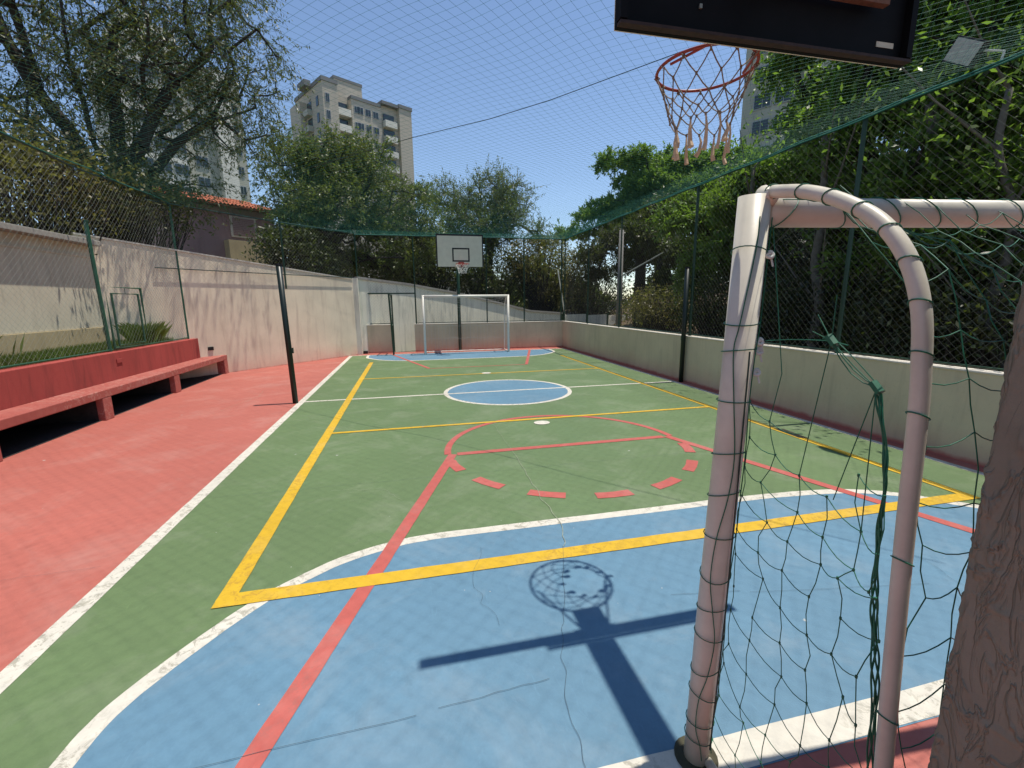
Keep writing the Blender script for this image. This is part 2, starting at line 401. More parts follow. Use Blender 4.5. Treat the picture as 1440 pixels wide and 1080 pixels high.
# ------------------------------------------------------------------ walls round the court
def part_box(name, mat, parent, *b, bev=0.0):
    o = MB().box(*b).build(name, mat, parent)
    if bev:
        md = o.modifiers.new('bevel', 'BEVEL'); md.width = bev; md.segments = 2
    return o
t = thing('boundary_wall', 'low beige plastered wall along the right side of the court under the fence', 'wall', (5.05, 7, 0))
part_box('wall_face', M_lowwall, t, 5.05, 5.20, -4, 16.27, 0, 1.025)
part_box('coping', M_coping, t, 5.035, 5.215, -4, 16.285, 1.0255, 1.05, bev=.006)
t = thing('boundary_wall', 'low pink stained wall at the far end, behind the goal', 'wall', (1, 16.1, 0))
part_box('wall_face', M_lowwall, t, -.86, 5.047, 16.12, 16.27, 0, 1.025)
part_box('coping', M_coping, t, -.87, 5.03, 16.105, 16.285, 1.0255, 1.05, bev=.006)
t = thing('boundary_wall', 'short low pink wall left of the doorway at the far end', 'wall', (-2.3, 16.1, 0))
part_box('wall_face', M_lowwall, t, -2.96, -1.68, 16.12, 16.27, 0, 1.025)
part_box('coping', M_coping, t, -2.97, -1.67, 16.105, 16.285, 1.0255, 1.05, bev=.006)

# tall slanting pink wall on the left
A = np.array([-7.80, 10.29]); Bp = np.array([-2.93, 15.72]); uw = (Bp - A) / np.linalg.norm(Bp - A); vw = np.array([-uw[1], uw[0]]); Lw = np.linalg.norm(Bp - A)
t = thing('property_wall', 'tall pink streaked plaster wall slanting between the bench and the far end', 'wall', (-5.5, 13, 0))
def slant_wall(o, u, v, a0, a1, b0, b1, z00, z01, zb=0):
    m = MB(); o3 = np.array([o[0], o[1], 0.])
    P = []
    for b in (b0, b1):
        for a, z in ((a0, zb), (a1, zb), (a1, z01), (a0, z00)):
            P.append((o[0] + u[0] * a + v[0] * b, o[1] + u[1] * a + v[1] * b, z))
    return m.add(P, [(0, 1, 2, 3), (7, 6, 5, 4), (0, 4, 5, 1), (3, 2, 6, 7), (1, 5, 6, 2), (0, 3, 7, 4)])
slant_wall(A, uw, vw, 0, Lw, 0, .22, 3.33, 2.66).build('wall_face', M_pink, t)
slant_wall(A, uw, vw, 0, Lw, -.015, .235, 3.37, 2.70, 2.6).build('coping_core', M_coping, t) if False else None
m = MB(); P = []
for b in (-.02, .24):
    for a, z in ((0, 3.332), (Lw, 2.662), (Lw, 2.70), (0, 3.37)):
        P.append((A[0] + uw[0] * a + vw[0] * b, A[1] + uw[1] * a + vw[1] * b, z))
m.add(P, [(0, 1, 2, 3), (7, 6, 5, 4), (0, 4, 5, 1), (3, 2, 6, 7), (1, 5, 6, 2), (0, 3, 7, 4)]).build('coping', M_coping, t)
part_box('corner_pillar', M_whitewall, t, -2.93, -2.76, 15.72, 15.9, 0, 2.72)
jb = A + uw * 2.35
MB().obox(jb, uw, vw, -.05, .08, -.03, -.001, .66, .75).build('outlet_box', M_black, t)
# descending white wall outside, behind the far end
t = thing('garden_wall', 'whitewashed wall descending behind the far fence and doorway', 'wall', (0, 18, 0))
prof = [(-2.8, 16.0, 2.70), (-.99, 17.0, 2.5), (.91, 18.06, 2.19), (2.97, 19.2, 1.76), (4.77, 20.2, 1.34), (6.83, 21.35, 1.17)]
for i, (a, b) in enumerate(zip(prof[:-1], prof[1:])):
    o = np.array(a[:2]); d = np.array(b[:2]) - o; L_ = np.linalg.norm(d); u_ = d / L_; v_ = np.array([-u_[1], u_[0]])
    slant_wall(o, u_, v_, 0, L_ - .004, 0, .2, a[2], b[2], -.05).build('wall_panel', M_whitewall, t)
    m = MB(); P = []
    for bb in (-.05, .25):
        for aa, z in ((0, a[2] + .002), (L_ - .004, b[2] + .002), (L_ - .004, b[2] + .09), (0, a[2] + .09)):
            P.append((o[0] + u_[0] * aa + v_[0] * bb, o[1] + u_[1] * aa + v_[1] * bb, z))
    m.add(P, [(0, 1, 2, 3), (7, 6, 5, 4), (0, 4, 5, 1), (3, 2, 6, 7), (1, 5, 6, 2), (0, 3, 7, 4)]).build('coping', M_slab, t)
t = thing('garden_wall', 'low grey-green panel wall outside the right fence at the far corner', 'wall', (10, 23, 0))
o = np.array([7.0, 21.5]); d = np.array([15.3, 25.9]) - o; L_ = np.linalg.norm(d); u_ = d / L_; v_ = np.array([-u_[1], u_[0]])
for i in range(5):
    a0 = i * L_ / 5
    MB().obox(o, u_, v_, a0 + .06, a0 + L_ / 5 - .06, 0, .12, -.05, 1.12 - .07 * i).build('wall_panel', M_whitewall, t)
    MB().obox(o, u_, v_, a0 - .055, a0 + .055, -.04, .16, -.05, 1.25 - .07 * i).build('wall_post', M_dkgreen, t)

# raised planter, bench and its back wall
t = thing('bench', 'long red concrete bench with dark open bays below its seat', 'bench', (-6.1, 8, 0))
part_box('seat', M_bench, t, -6.40, -5.96, 2.0, 12.46, .37, .50, bev=.012)
M_bay = plain('bay_shade_dark', (.035, .028, .026), .9, var=.5)  # near-black colour: the bays' deep shade is painted in
for y in (3.2, 5.12, 7.27, 9.57, 12.24):
    part_box('leg', M_bench, t, -6.07 if y < 12 else -6.6, -5.962, y - .11, y + .11 + (.1 if y > 12 else 0), 0, .369, bev=.01)
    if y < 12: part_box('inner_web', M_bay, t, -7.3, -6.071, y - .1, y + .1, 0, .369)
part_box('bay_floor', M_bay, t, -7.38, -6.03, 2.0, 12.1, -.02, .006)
for (ya_, yb_) in ((2, 10.3), (10.31, 12.2)): part_box('bay_shade_sheet', M_bay, t, -7.38 if ya_ == 2 else -6.8, -6.06, ya_, yb_, .3705 - .006, .3695)  # dark sheet added under the seat as painted shade
t = thing('retaining_wall', 'dark red painted retaining wall behind the bench holding up the grass strip', 'wall', (-6.5, 8, 0))
part_box('wall_face', M_benchwall, t, -6.62, -6.402, 2.0, 12.22, .375, 1.0, bev=.012)
MB().box(-7.5, -6.402, 2.0, 10.3, .375, .41).build('bay_ceiling', M_soil, t); MB().box(-7.5, -7.4, 2.0, 10.3, 0, .374).build('bay_back', M_soil, t); MB().box(-6.9, -6.85, 10.31, 12.2, 0, .374).build('bay_back', M_soil, t); MB().box(-6.85, -6.402, 10.31, 12.2, .375, .41).build('bay_ceiling', M_soil, t)  # hollow carried deep under the planter so the bays turn darker
MB().box(-6.402, -6.385, 8.45, 8.62, .80, .87).build('vent_cover', M_benchwall, t)
pl = MB().box(-7.585, -6.63, -2, 10.4, .42, .93).build('planter_bed', M_soil); tag(pl, 'raised strip of soil between the retaining wall and grey wall', kind='structure')
m = MB(); m.add([(-6.63, 10.4, .93), (-6.63, 11.5, .93), (-7.72, 10.4, .93), (-6.63, 10.4, .42), (-6.63, 11.5, .42), (-7.72, 10.4, .42)], [(0, 1, 2), (3, 5, 4), (0, 3, 4, 1), (1, 4, 5, 2), (2, 5, 3, 0)])
pl2 = m.build('planter_bed', M_soil); tag(pl2, 'end of the raised soil strip against the pink wall', kind='structure')

t = thing('neighbour_wall', 'tall grey stained wall with concrete slab coping behind the left fence', 'wall', (-8.2, 8, 0))
part_box('wall_face', M_graywall, t, -7.84, -7.62, -2, 10.46, 1.40, 3.10)
part_box('plinth', M_ochre, t, -7.84, -7.59, -2, 10.44, -.04, 1.395, bev=.008)
part_box('coping', M_slab, t, -8.05, -7.40, -2, 10.42, 3.103, 3.21, bev=.01)
part_box('render_band', M_graywall, t, -7.618, -7.60, -2, 10.4, 2.86, 2.90)
t = thing('stone_outcrop', 'pale rubble wall showing above the grey wall on the left', 'wall', (-11, 12, 0))
rs = random.Random(8)
for i in range(26):
    x = -12.6 + rs.random() * 1.6; y = 8 + i * .42; z = 3.0 + rs.random() * .5
    bm = []
    s_ = .28 + rs.random() * .2
    mb = MB()
    V = []
    for k in range(24):
        a = rs.random() * 6.283; c_ = rs.uniform(-1, 1); r_ = s_ * rs.uniform(.85, 1.1); q = math.sqrt(1 - c_ * c_)
        V.append((x + r_ * q * math.cos(a) * 1.3, y + r_ * q * math.sin(a) * 1.2, z + r_ * c_ * .8))
    import bmesh
    b = bmesh.new()
    for v in V: b.verts.new(v)
    r = bmesh.ops.convex_hull(b, input=b.verts); bmesh.ops.delete(b, geom=[e for e in r['geom_interior'] if isinstance(e, bmesh.types.BMVert)], context='VERTS')
    me = bpy.data.meshes.new('stone')
    for v in b.verts: v.co -= Vector((-11, 12, 0))
    b.to_mesh(me); b.free(); me.materials.append(M_coping if i % 3 else M_ochre); o = bpy.data.objects.new('stone', me); COL.objects.link(o); o.parent = t
MB().box(-13.2, -11, 6, 20, -.05, 3.1).build('bank', M_ochre, t)

# grass on the planter strip
rng = np.random.RandomState(3)
def blades(n, fx, hmin, hmax, name, label, group=None, kind='stuff', wd=.012, lean=.35):
    P = fx(n); h = rng.uniform(hmin, hmax, n); a = rng.uniform(0, 6.283, n); ln = rng.uniform(0, lean, n) * h
    T = np.c_[np.cos(a), np.sin(a), 0 * a]; S = np.c_[-np.sin(a), np.cos(a), 0 * a] * wd / 2
    V = np.stack([P - S, P + S, P + T * ln[:, None] * .4 + np.c_[0 * h, 0 * h, h * .6] + S * .7, P + T * ln[:, None] + np.c_[0 * h, 0 * h, h]], 1).reshape(-1, 3)
    F = np.arange(n)[:, None] * 4 + np.array([[0, 1, 2, 3]])
    o = fastmesh(name, V, F, M_grass); tag(o, label, kind=kind); return o
def strip(n):
    y = rng.uniform(3, 11.2, n); x = rng.uniform(-7.58, -6.64, n)
    x = np.maximum(x, -7.58 + np.maximum(0, y - 10.5) * .95); return np.c_[x, y, np.full(n, .93)]
o = blades(38000, strip, .04, .2, 'grass', 'short patchy grass on the raised strip behind the bench')
def tuft(cx, cy, s):
    return lambda n: np.c_[cx + rng.randn(n) * s * .5, cy + rng.randn(n) * s, np.full(n, .93)]
for (cx, cy, s, n) in ((-6.9, 10.5, .16, 1300), (-7.2, 5.9, .35, 900)):
    V = tuft(cx, cy, s)
    o = blades(n, V, .12, .58, 'grass_clump', 'tall', kind=None, wd=.009, lean=.9)
    o['label'] = 'tall arching grass clump beside the small fence hatch' if cy > 8 else 'dark tall grass clump at the left edge behind the bench'; o['category'] = 'plant'
# ------------------------------------------------------------------ chain-link fences
def chainlink(o, u, L, z0, z1, pitch=.082, r=.0013, z1b=None):
    """diagonal wires over a rectangle standing on plan line o + u*a"""
    H = z1 - z0; A_, B_ = [], []
    for sgn in (1, -1):
        ks = np.arange(-H, L + H, pitch)
        for s in ks:
            # wire: a = s + t (sgn=1)  or a = s - t ; t in 0..H
            if sgn == 1: t0 = max(0, -s); t1 = min(H, L - s); a0, a1 = s + t0, s + t1
            else:
                t0 = max(0, s - L); t1 = min(H, s); a0, a1 = s - t0, s - t1
            if t1 - t0 < .02: continue
            nrm = np.array([-u[1], u[0]]) * .0012 * sgn
            A_.append((o[0] + u[0] * a0 + nrm[0], o[1] + u[1] * a0 + nrm[1], z0 + t0)); B_.append((o[0] + u[0] * a1 + nrm[0], o[1] + u[1] * a1 + nrm[1], z0 + t1))
    A_ = np.array(A_); B_ = np.array(B_)
    # gentle bulge so panels are not perfectly flat: split into pieces
    K = 6; T = np.linspace(0, 1, K + 1); pts = A_[:, None] + (B_ - A_)[:, None] * T[None, :, None]
    flat = pts.reshape(-1, 3); al = (flat[:, 0] - o[0]) * u[0] + (flat[:, 1] - o[1]) * u[1]
    bulge = .018 * np.sin(al * 2.1 + flat[:, 2] * 1.7) + .01 * np.sin(al * 5.3 - flat[:, 2] * 3)
    edge = np.clip((flat[:, 2] - z0) / .3, 0, 1) * np.clip((z1 - flat[:, 2]) / .3, 0, 1)
    flat = flat + (bulge * edge)[:, None] * np.array([-u[1], u[0], 0]); pts = flat.reshape(pts.shape)
    return seg_arrays(pts[:, :-1].reshape(-1, 3), pts[:, 1:].reshape(-1, 3), r, r, 3)

ZT = 4.25
# right fence
t = thing('chain_link_fence', 'tall chain-link fence on the right wall in front of the dark trees', 'fence', (5.12, 7, 1.05))
V, F = chainlink((5.12, -2.0), (0, 1), 18.1, 1.06, ZT, .106, .00125); o = fastmesh('wire_mesh', V, F, M_wiredk, t); o['kind'] = 'stuff'
for y in (.55, 4.12, 7.72, 11.25, 13.7, 16.12):
    MB().tube([(5.12, y, 1.05), (5.12, y, ZT + .03)], .024 if y > 8 else .03, 8).build('post', M_dkgreen, t, smooth=False)
MB().tube([(5.12, -2, ZT), (5.12, 16.12, ZT)], .018, 6).build('top_rail', M_dkgreen, t)
MB().tube([(5.12, -2, 1.085), (5.12, 16.12, 1.085)], .012, 6).build('bottom_rail', M_dkgreen, t)
# far fence
t = thing('chain_link_fence', 'chain-link fence across the far end with its door frame', 'fence', (1, 16.19, 1.05))
V, F = chainlink((-.80, 16.19), (1, 0), 5.9, 1.06, ZT, .106, .00125); o = fastmesh('wire_mesh', V, F, M_wire, t); o['kind'] = 'stuff'
V, F = chainlink((-2.84, 16.19), (1, 0), 2.0, 2.2, ZT, .106, .00125); o = fastmesh('wire_mesh', V, F, M_wire, t); o['kind'] = 'stuff'
V, F = chainlink((-2.84, 16.19), (1, 0), 1.14, 1.06, 2.17, .106, .00125); o = fastmesh('wire_mesh', V, F, M_wire, t); o['kind'] = 'stuff'
for x, z0 in ((-2.80, 1.05), (-.78, 0), (1.95, 1.05), (3.45, 1.05), (5.0, 1.05)):
    MB().tube([(x, 16.19, z0), (x, 16.19, ZT)], .026, 8).build('post', M_dkgreen, t)
MB().tube([(-2.8, 16.19, 2.19), (-.78, 16.19, 2.19)], .024, 6).build('door_head_rail', M_dkgreen, t)
MB().tube([(-2.8, 16.19, ZT), (5.0, 16.19, ZT)], .018, 6).build('top_rail', M_dkgreen, t)
MB().tube([(-.78, 16.19, 1.085), (5.0, 16.19, 1.085)], .012, 6).build('bottom_rail', M_dkgreen, t)
MB().tube([(-2.8, 16.19, 1.085), (-1.7, 16.19, 1.085)], .012, 6).build('bottom_rail', M_dkgreen, t)
t = thing('open_gate', 'dark green gate leaf standing open edge-on in the far doorway', 'gate', (-1.64, 16.1, 0))
for y in (16.0, 15.15):
    MB().tube([(-1.64, y, .03), (-1.70 if y < 15.5 else -1.64, y, 2.15)], .03, 8).build('stile', M_dkgreen, t)
for z in (.06, 1.05, 2.13):
    MB().tube([(-1.64, 16.0, z), (-1.64 - .03 * z, 15.15, z)], .022, 6).build('gate_rail', M_dkgreen, t)
V, F = chainlink((-1.66, 15.17), (0, 1), .82, .08, 2.1, .08, .0013); o = fastmesh('wire_mesh', V, F, M_wiredk, t); o['kind'] = 'stuff'
# left fence
t = thing('chain_link_fence', 'chain-link fence on the red retaining wall above the bench', 'fence', (-6.56, 8, 1))
V, F = chainlink((-6.56, 1.0), (0, 1), 10.75, 1.01, ZT - .02, .106, .0013); o = fastmesh('wire_mesh', V, F, M_wire, t); o['kind'] = 'stuff'
for y in (1.6, 5.0, 11.7):
    MB().tube([(-6.56, y, 1.0), (-6.56, y, ZT)], .03, 8).build('post', M_green_tube, t)
MB().tube([(-6.56, 8.62, 1.0), (-6.58, 8.6, 3.3), (-6.56, 8.6, 3.36)], .032, 8).build('post', M_green_tube, t)
MB().tube([(-6.56, y_, ZT - .035 * math.sin((y_ - 1.6) * 2)) for y_ in np.linspace(1, 11.7, 20)], .016, 6).build('top_rail', M_cable, t)
MB().tube([(-6.56, 1, 1.03), (-6.56, 11.7, 1.03)], .014, 6).build('bottom_rail', M_green_tube, t)
hf = MB().tube([(-6.53, 8.72, 1.06), (-6.53, 8.72, 2.2), (-6.53, 9.86, 2.2), (-6.53, 9.86, 1.06)], .024, 6, closed=True).build('hatch_frame', M_green_tube, t)
MB().tube([(-6.52, 8.86, 1.10), (-6.52, 8.86, 2.08), (-6.52, 9.72, 2.08), (-6.52, 9.72, 1.10)], .02, 6, closed=True).build('hatch_leaf', M_green_tube, t)
MB().tube([(-6.52, 9.3, 2.08), (-6.52, 9.3, 2.2)], .01, 6).build('hatch_latch', M_wire, t)
# fence along the slanting pink wall
pA = (-6.56, 11.75); pB = (-4.92, 14.25 - .55); pC = (-2.80, 16.1)
t = thing('chain_link_fence', 'chain-link screen rising above the slanting pink wall', 'fence', (-5, 13.5, 2.6))
o1 = A + uw * 1.35 - vw * .07; e1 = Bp - vw * .07
Lc = np.linalg.norm(e1 - o1)
V, F = chainlink(o1, uw, Lc, 2.72, ZT - .02, .106, .00125); o = fastmesh('wire_mesh', V, F, M_wire, t); o['kind'] = 'stuff'
for a in (Lc * .56,):
    p_ = o1 + uw * a; MB().tube([(*p_, 2.3), (*p_, ZT)], .025, 8).build('post', M_dkgreen, t)
for z in (2.73, ZT):
    MB().tube([(*o1, z), (*(o1 + uw * Lc * .5), z - (.01 if z < 4 else .03)), (*e1, z)], .011 if z < 4 else .016, 6).build('rail_wire', M_cable, t)

# ------------------------------------------------------------------ roof netting
t = thing('safety_net', 'green diamond-mesh safety net stretched over the whole court', 'net', (-.7, 7, ZT))
def roof_z(x, y):
    ex = np.clip(np.minimum(x + 6.56, 5.12 - x) / 2.5, 0, 1); ey = np.clip((16.19 - y) / 2.5, 0, 1)
    return ZT + (-.03 * ex * ey + .02 * np.sin(x * 1.3 + y * .7) * ex * ey + .012 * np.sin(x * 3.1 - y * 2.3) * ex * ey)
cut = lambda x, y: (x > -6.56) & (x < 5.12) & (y > -1.5) & (y < 16.19) & ((y - 11.75) < (x + 6.56) * 1.16 + .0)
p = .105 * math.sqrt(2); A_, B_ = [], []
for sgn in (1, -1):
    for s in np.arange(-26, 26, p):
        tt = np.arange(-1.5, 16.4, .21); x = (s + sgn * (tt - 7)); wob = .006 * np.sin(tt * 9 + s * 5) + .035 * np.sin(tt * 1.9 + x * .8) + .03 * np.sin(x * 2.3 - tt * 1.1)
        P = np.c_[x + wob, tt, roof_z(x, tt)]; ok = cut(x, tt); k = ok[:-1] & ok[1:]
        A_.append(P[:-1][k]); B_.append(P[1:][k])
A_ = np.concatenate(A_); B_ = np.concatenate(B_)
V, F = seg_arrays(A_, B_, .00105, .00105, 3); o = fastmesh('netting', V, F, M_netgreen, t); o['kind'] = 'stuff'
A_, B_ = [], []
for sgn in (1, -1):      # doubled selvedge of the netting along the cables
    for s in np.arange(-26, 26, p * .55):
        tt = np.arange(-1.5, 16.4, .21); x = (s + .03 + sgn * (tt - 7))
        P = np.c_[x, tt, roof_z(x, tt) + .006]; ok = cut(x, tt) & ((x > 4.35) | (tt > 15.0)); k = ok[:-1] & ok[1:]
        A_.append(P[:-1][k]); B_.append(P[1:][k])
V, F = seg_arrays(np.concatenate(A_), np.concatenate(B_), .0012, .0012, 3); o = fastmesh('net_border', V, F, M_netgreen, t); o['kind'] = 'stuff'
MB().tube([(-2.6, 7.8, 4.22), (-.86, 5.87, 4.19), (.1, 4.95, 4.17), (.70, 4.27, 4.17), (1.67, 3.05, 4.2), (3.6, .9, 4.22)], .0045, 6).build('seam_rope', M_cable, t)
for z_, x_ in ((ZT + .02, 5.09), (ZT - .015, 5.07)):
    MB().tube([(x_, y_, z_ + .01 * math.sin(y_ * 4)) for y_ in np.linspace(-1.5, 16.1, 60)], .010, 5).build('edge_cable', M_netgreen, t)
MB().tube([(x_, 16.15, ZT + .015 + .012 * math.sin(x_ * 3)) for x_ in np.linspace(-2.8, 5.05, 30)], .010, 5).build('edge_cable', M_netgreen, t)
MB().tube([(-6.54, y_, ZT + .03 + .015 * math.sin(y_ * 3)) for y_ in np.linspace(0, 11.7, 30)], .009, 5).build('edge_cable', M_netgreen, t)

# ------------------------------------------------------------------ volleyball posts
for x, y, lab, tilt in ((-3.22, 7.72, 'dark green volleyball post standing at the left end of the halfway line', -.05), (4.97, 7.72, 'dark green volleyball post set against the right-hand wall', .0)):
    t = thing('volleyball_post', lab, 'post', (x, y, 0), 'posts for the volleyball net')
    MB().tube([(x, y, 0), (x + tilt, y, 2.53)], .05, 12).build('shaft', M_blackgreen, t, smooth=True)
    MB().tube([(x + tilt, y, 2.53), (x + tilt, y, 2.56)], .055, 12).build('cap', M_black, t)
    MB().box(x - .055 if x > 0 else x + .02, x - .02 if x > 0 else x + .055, y - .02, y + .02, .95, 1.05).build('cleat', M_dkgreen, t)

# ------------------------------------------------------------------ basketball hoops
def arc(c, r, a0, a1, n, z): return [(c[0] + r * math.cos(a), c[1] + r * math.sin(a), z) for a in np.linspace(a0, a1, n)]
def hoop_net(t, c, r, z, mat, tasselmat, sgn, n=12, rows=4, cr=.0035, tassels=True, seed=1):
    rr = random.Random(seed); rad = [r, r * .9, r * .76, r * .66, r * .6]; dz = [0, .085, .165, .235, .295]
    nodes = []
    for j in range(rows + 1):
        row = []
        for i in range(n):
            a = 2 * math.pi * (i + (.5 if j % 2 else 0)) / n
            row.append(np.array([c[0] + rad[j] * math.cos(a) + rr.gauss(0, .008) * (j > 0), c[1] + rad[j] * math.sin(a) + rr.gauss(0, .008) * (j > 0), z - dz[j] + rr.gauss(0, .010) * (j > 0)]))
        nodes.append(row)
    m = MB()
    for j in range(rows):
        for i in range(n):
            for q in ((0, -1) if j % 2 == 0 else (0, 1)):
                a, b = nodes[j][i], nodes[j + 1][(i + q) % n]; mid = (a + b) / 2 + np.array([0, 0, -.006])
                m.tube([a, mid, b], cr, 5)
    for i in range(n):
        a = 2 * math.pi * i / n; p_ = nodes[0][i]
        m.tube([p_ + np.array([.014 * math.cos(a) * k1, .014 * math.sin(a) * k1, .014 * k2]) for k1, k2 in ((1, 0), (0, 1), (-1, 0), (0, -1))], cr * 1.4, 4, closed=True)
    for row in nodes[1:]:
        for p_ in row: m.tube([p_ + (0, 0, .008), p_ - (0, 0, .008)], cr * 1.9, 5)
    m.build('net_cords', mat, t)
    if tassels:
        for i in range(n):
            p_ = nodes[rows][i]; L_ = rr.uniform(.09, .19); w_ = rr.uniform(.010, .018); a = rr.uniform(0, 6.28)
            MB().tube([p_, p_ + (rr.gauss(0, .006), rr.gauss(0, .006), -L_ * .35), p_ + (rr.gauss(0, .006), rr.gauss(0, .006), -L_ * .8), p_ + (rr.gauss(0, .006), rr.gauss(0, .006), -L_)], [.004, w_ * .6, w_ * .9, w_ * 1.15], 6).build('tassel', tasselmat, t)

# near hoop, seen from behind its board
bx0, bx1, by0, bz0, bz1 = -.075, 1.555, .88, 3.05, 4.12
t = thing('basketball_hoop', 'black-backed basketball board overhead with a frayed beige net on its rim', 'basketball hoop', (.74, -2.3, 0))
part_box('board', M_boardback, t, bx0, bx1, by0 - .012, by0 + .01, bz0, bz1)
part_box('front_panel', M_white_board, t, bx0 + .002, bx1 - .002, by0 + .0105, by0 + .02, bz0 + .002, bz1 - .002)
part_box('bottom_batten', M_boardwood, t, bx0 + .001, bx1 - .001, by0 - .05, by0 - .013, bz0 + .001, bz0 + .014)
for x in (bx0, bx1 - .035): part_box('side_batten', M_boardback, t, x, x + .035, by0 - .05, by0 - .0125, bz0 + .021, bz1)
part_box('middle_batten', M_boardback, t, bx0 + .036, bx1 - .036, by0 - .045, by0 - .0125, 3.60, 3.64)
part_box('frame_bar', M_rust, t, .52, 1.33, by0 - .085, by0 - .051, 3.265, 3.31)
part_box('frame_bar', M_rust, t, .52, 1.33, by0 - .085, by0 - .051, 3.72, 3.765)
for x in (.52, 1.285): part_box('frame_bar', M_rust, t, x, x + .045, by0 - .084, by0 - .0515, 3.311, 3.719)
part_box('patch', M_graywall, t, 1.36, 1.47, by0 - .0145, by0 - .0125, 3.12, 3.145)
for x, z in ((.30, 3.28), (.42, 3.30), (.33, 3.17)): part_box('bolt', M_wire, t, x, x + .013, by0 - .02, by0 - .0125, z, z + .018)
part_box('arm', M_black, t, .67, .81, -2.28, by0 - .086, 3.36, 3.50)
MB().tube([(.74, -2.3, 0), (.74, -2.3, 3.9)], .075, 12).build('pole', M_dkgreen, t, smooth=True)
rcn = (.692, 1.315); rz = 3.155; rR = .268
rm = MB().tube(arc(rcn, rR, 0, 6.283 - .13, 48, rz), .0088, 8, closed=True).build('rim', M_rim, t, smooth=True)
m = MB()
for s_ in (-1, 1): m.tube([(rcn[0] + s_ * .08, by0 + .02, rz), (rcn[0] + s_ * .235, rcn[1] - .02, rz - .004)], .008, 6)
m.box(rcn[0] - .11, rcn[0] + .11, by0 + .0205, by0 + .028, rz - .02, rz + .10); m.box(rcn[0] - .09, rcn[0] + .09, by0 + .028, rcn[1] - rR * .92, rz - .008, rz - .002)
m.build('rim_bracket', M_rim, t)
hoop_net(t, rcn, rR - .004, rz - .012, M_cord, M_tassel, 1, n=12, cr=.0036)
# far hoop
fb = (0.0, 1.64, 15.0, 3.08, 4.17); cxn = .85
t = thing('basketball_hoop', 'white basketball board with black outline above the far goal', 'basketball hoop', (cxn, 15.9, 0))
part_box('board', M_white_board, t, fb[0], fb[1], fb[2], fb[2] + .03, fb[3], fb[4])
yf = fb[2] - .004
m = MB(); m.box(fb[0] - .01, fb[1] + .01, yf, fb[2] - .001, fb[4] - .045, fb[4] + .01); m.box(fb[0] - .01, fb[0] + .035, yf, fb[2] - .001, fb[3] + .0, fb[4] - .046); m.box(fb[1] - .035, fb[1] + .01, yf, fb[2] - .001, fb[3], fb[4] - .046)
m.build('board_outline', M_black, t)
m = MB(); X0, X1, Z0, Z1 = cxn - .305, cxn + .305, 3.25, 3.72
m.box(X0, X1, yf, fb[2] - .001, Z1 - .05, Z1); m.box(X0, X1, yf, fb[2] - .001, Z0, Z0 + .05); m.box(X0, X0 + .05, yf, fb[2] - .001, Z0 + .051, Z1 - .051); m.box(X1 - .05, X1, yf, fb[2] - .001, Z0 + .051, Z1 - .051)
m.build('target_square', M_black, t)
fcn = (cxn, 14.62)
MB().tube(arc(fcn, .23, 0, 6.283 - .2, 32, 3.14), .012, 6, closed=True).build('rim', M_rim, t)
m = MB(); m.box(cxn - .09, cxn + .09, 14.83, fb[2] - .005, 3.1, 3.145); m.box(cxn - .1, cxn + .1, fb[2] - .02, fb[2] - .005, 3.06, 3.24); m.build('rim_bracket', M_rim, t)
hoop_net(t, fcn, .222, 3.13, M_tie, M_tie, 1, n=10, cr=.006, tassels=False, seed=5)
MB().tube([(cxn - .03, 15.9, 0), (cxn - .03, 15.9, 3.9)], .06, 10).build('pole', M_dkgreen, t, smooth=True)
for z in (3.35, 3.85): part_box('arm', M_dkgreen, t, cxn - .08, cxn + .02, fb[2] + .031, 15.86, z - .03, z + .03)

# ------------------------------------------------------------------ goals
def knot_net(polys, r, mat, t, name='net'):
    A_, B_ = [], []
    for P in polys:
        P = np.array(P, float); A_.append(P[:-1]); B_.append(P[1:])
    V, F = seg_arrays(np.concatenate(A_), np.concatenate(B_), r, r, 5)
    o = fastmesh(name, V, F, mat, t); return o
t = thing('football_goal', 'near goal with pinkish white pipe frame and torn green net', 'goal', (1.5, .1, 0))
px0, px1 = .02, 3.02
MB().tube([(px0, .114, 0), (px0, .10, .6), (px0, .07, 1.4), (px0, .048, 2.168)], .048, 24).build('post', M_post, t, smooth=True)
cby = lambda x: .05 - .06 * (x - px0); cbz = lambda x: 2.122 + .014 * (x - px0)
MB().tube([(px0 + .04, cby(px0), 2.122), (px1 - .04, cby(px1), cbz(px1))], .0445, 24).build('crossbar', M_post, t, smooth=True)
MB().tube([(px1, -.07, 0), (px1, cby(px1), 2.21)], .05, 20).build('post', M_post, t, smooth=True)
prof_ = [(.0, 2.172), (-.10, 2.150), (-.18, 2.122), (-.26, 2.082), (-.33, 2.035), (-.385, 1.975), (-.425, 1.905), (-.452, 1.82), (-.466, 1.72), (-.476, 1.60), (-.49, 1.3), (-.51, .95), (-.535, .55), (-.56, .03)]
for x in (px0 + .02, px1 - .02):
    c_ = smooth_curve(prof_, 5); MB().tube([(x, a, b) for a, b in c_], .0185, 14).build('support_pipe', M_post, t, smooth=True)
    MB().tube([(x, .0, 2.155), (x, .04, 2.170)], [.024, .03], 12).build('weld_collar', M_post, t, smooth=True)
MB().tube([(px0 + .02, -.56, .03), (px1 - .02, -.56, .03)], .0185, 10).build('ground_pipe', M_post, t, smooth=True)
for x in (px0 + .02, px1 - .02): MB().tube([(x, -.56, .03), (x, .07, .03)], .0185, 10).build('ground_pipe', M_post, t, smooth=True)
MB().tube([(px0, .114, 0), (px0, .114, .012)], .085, 20).build('foot_plate', M_patch, t)
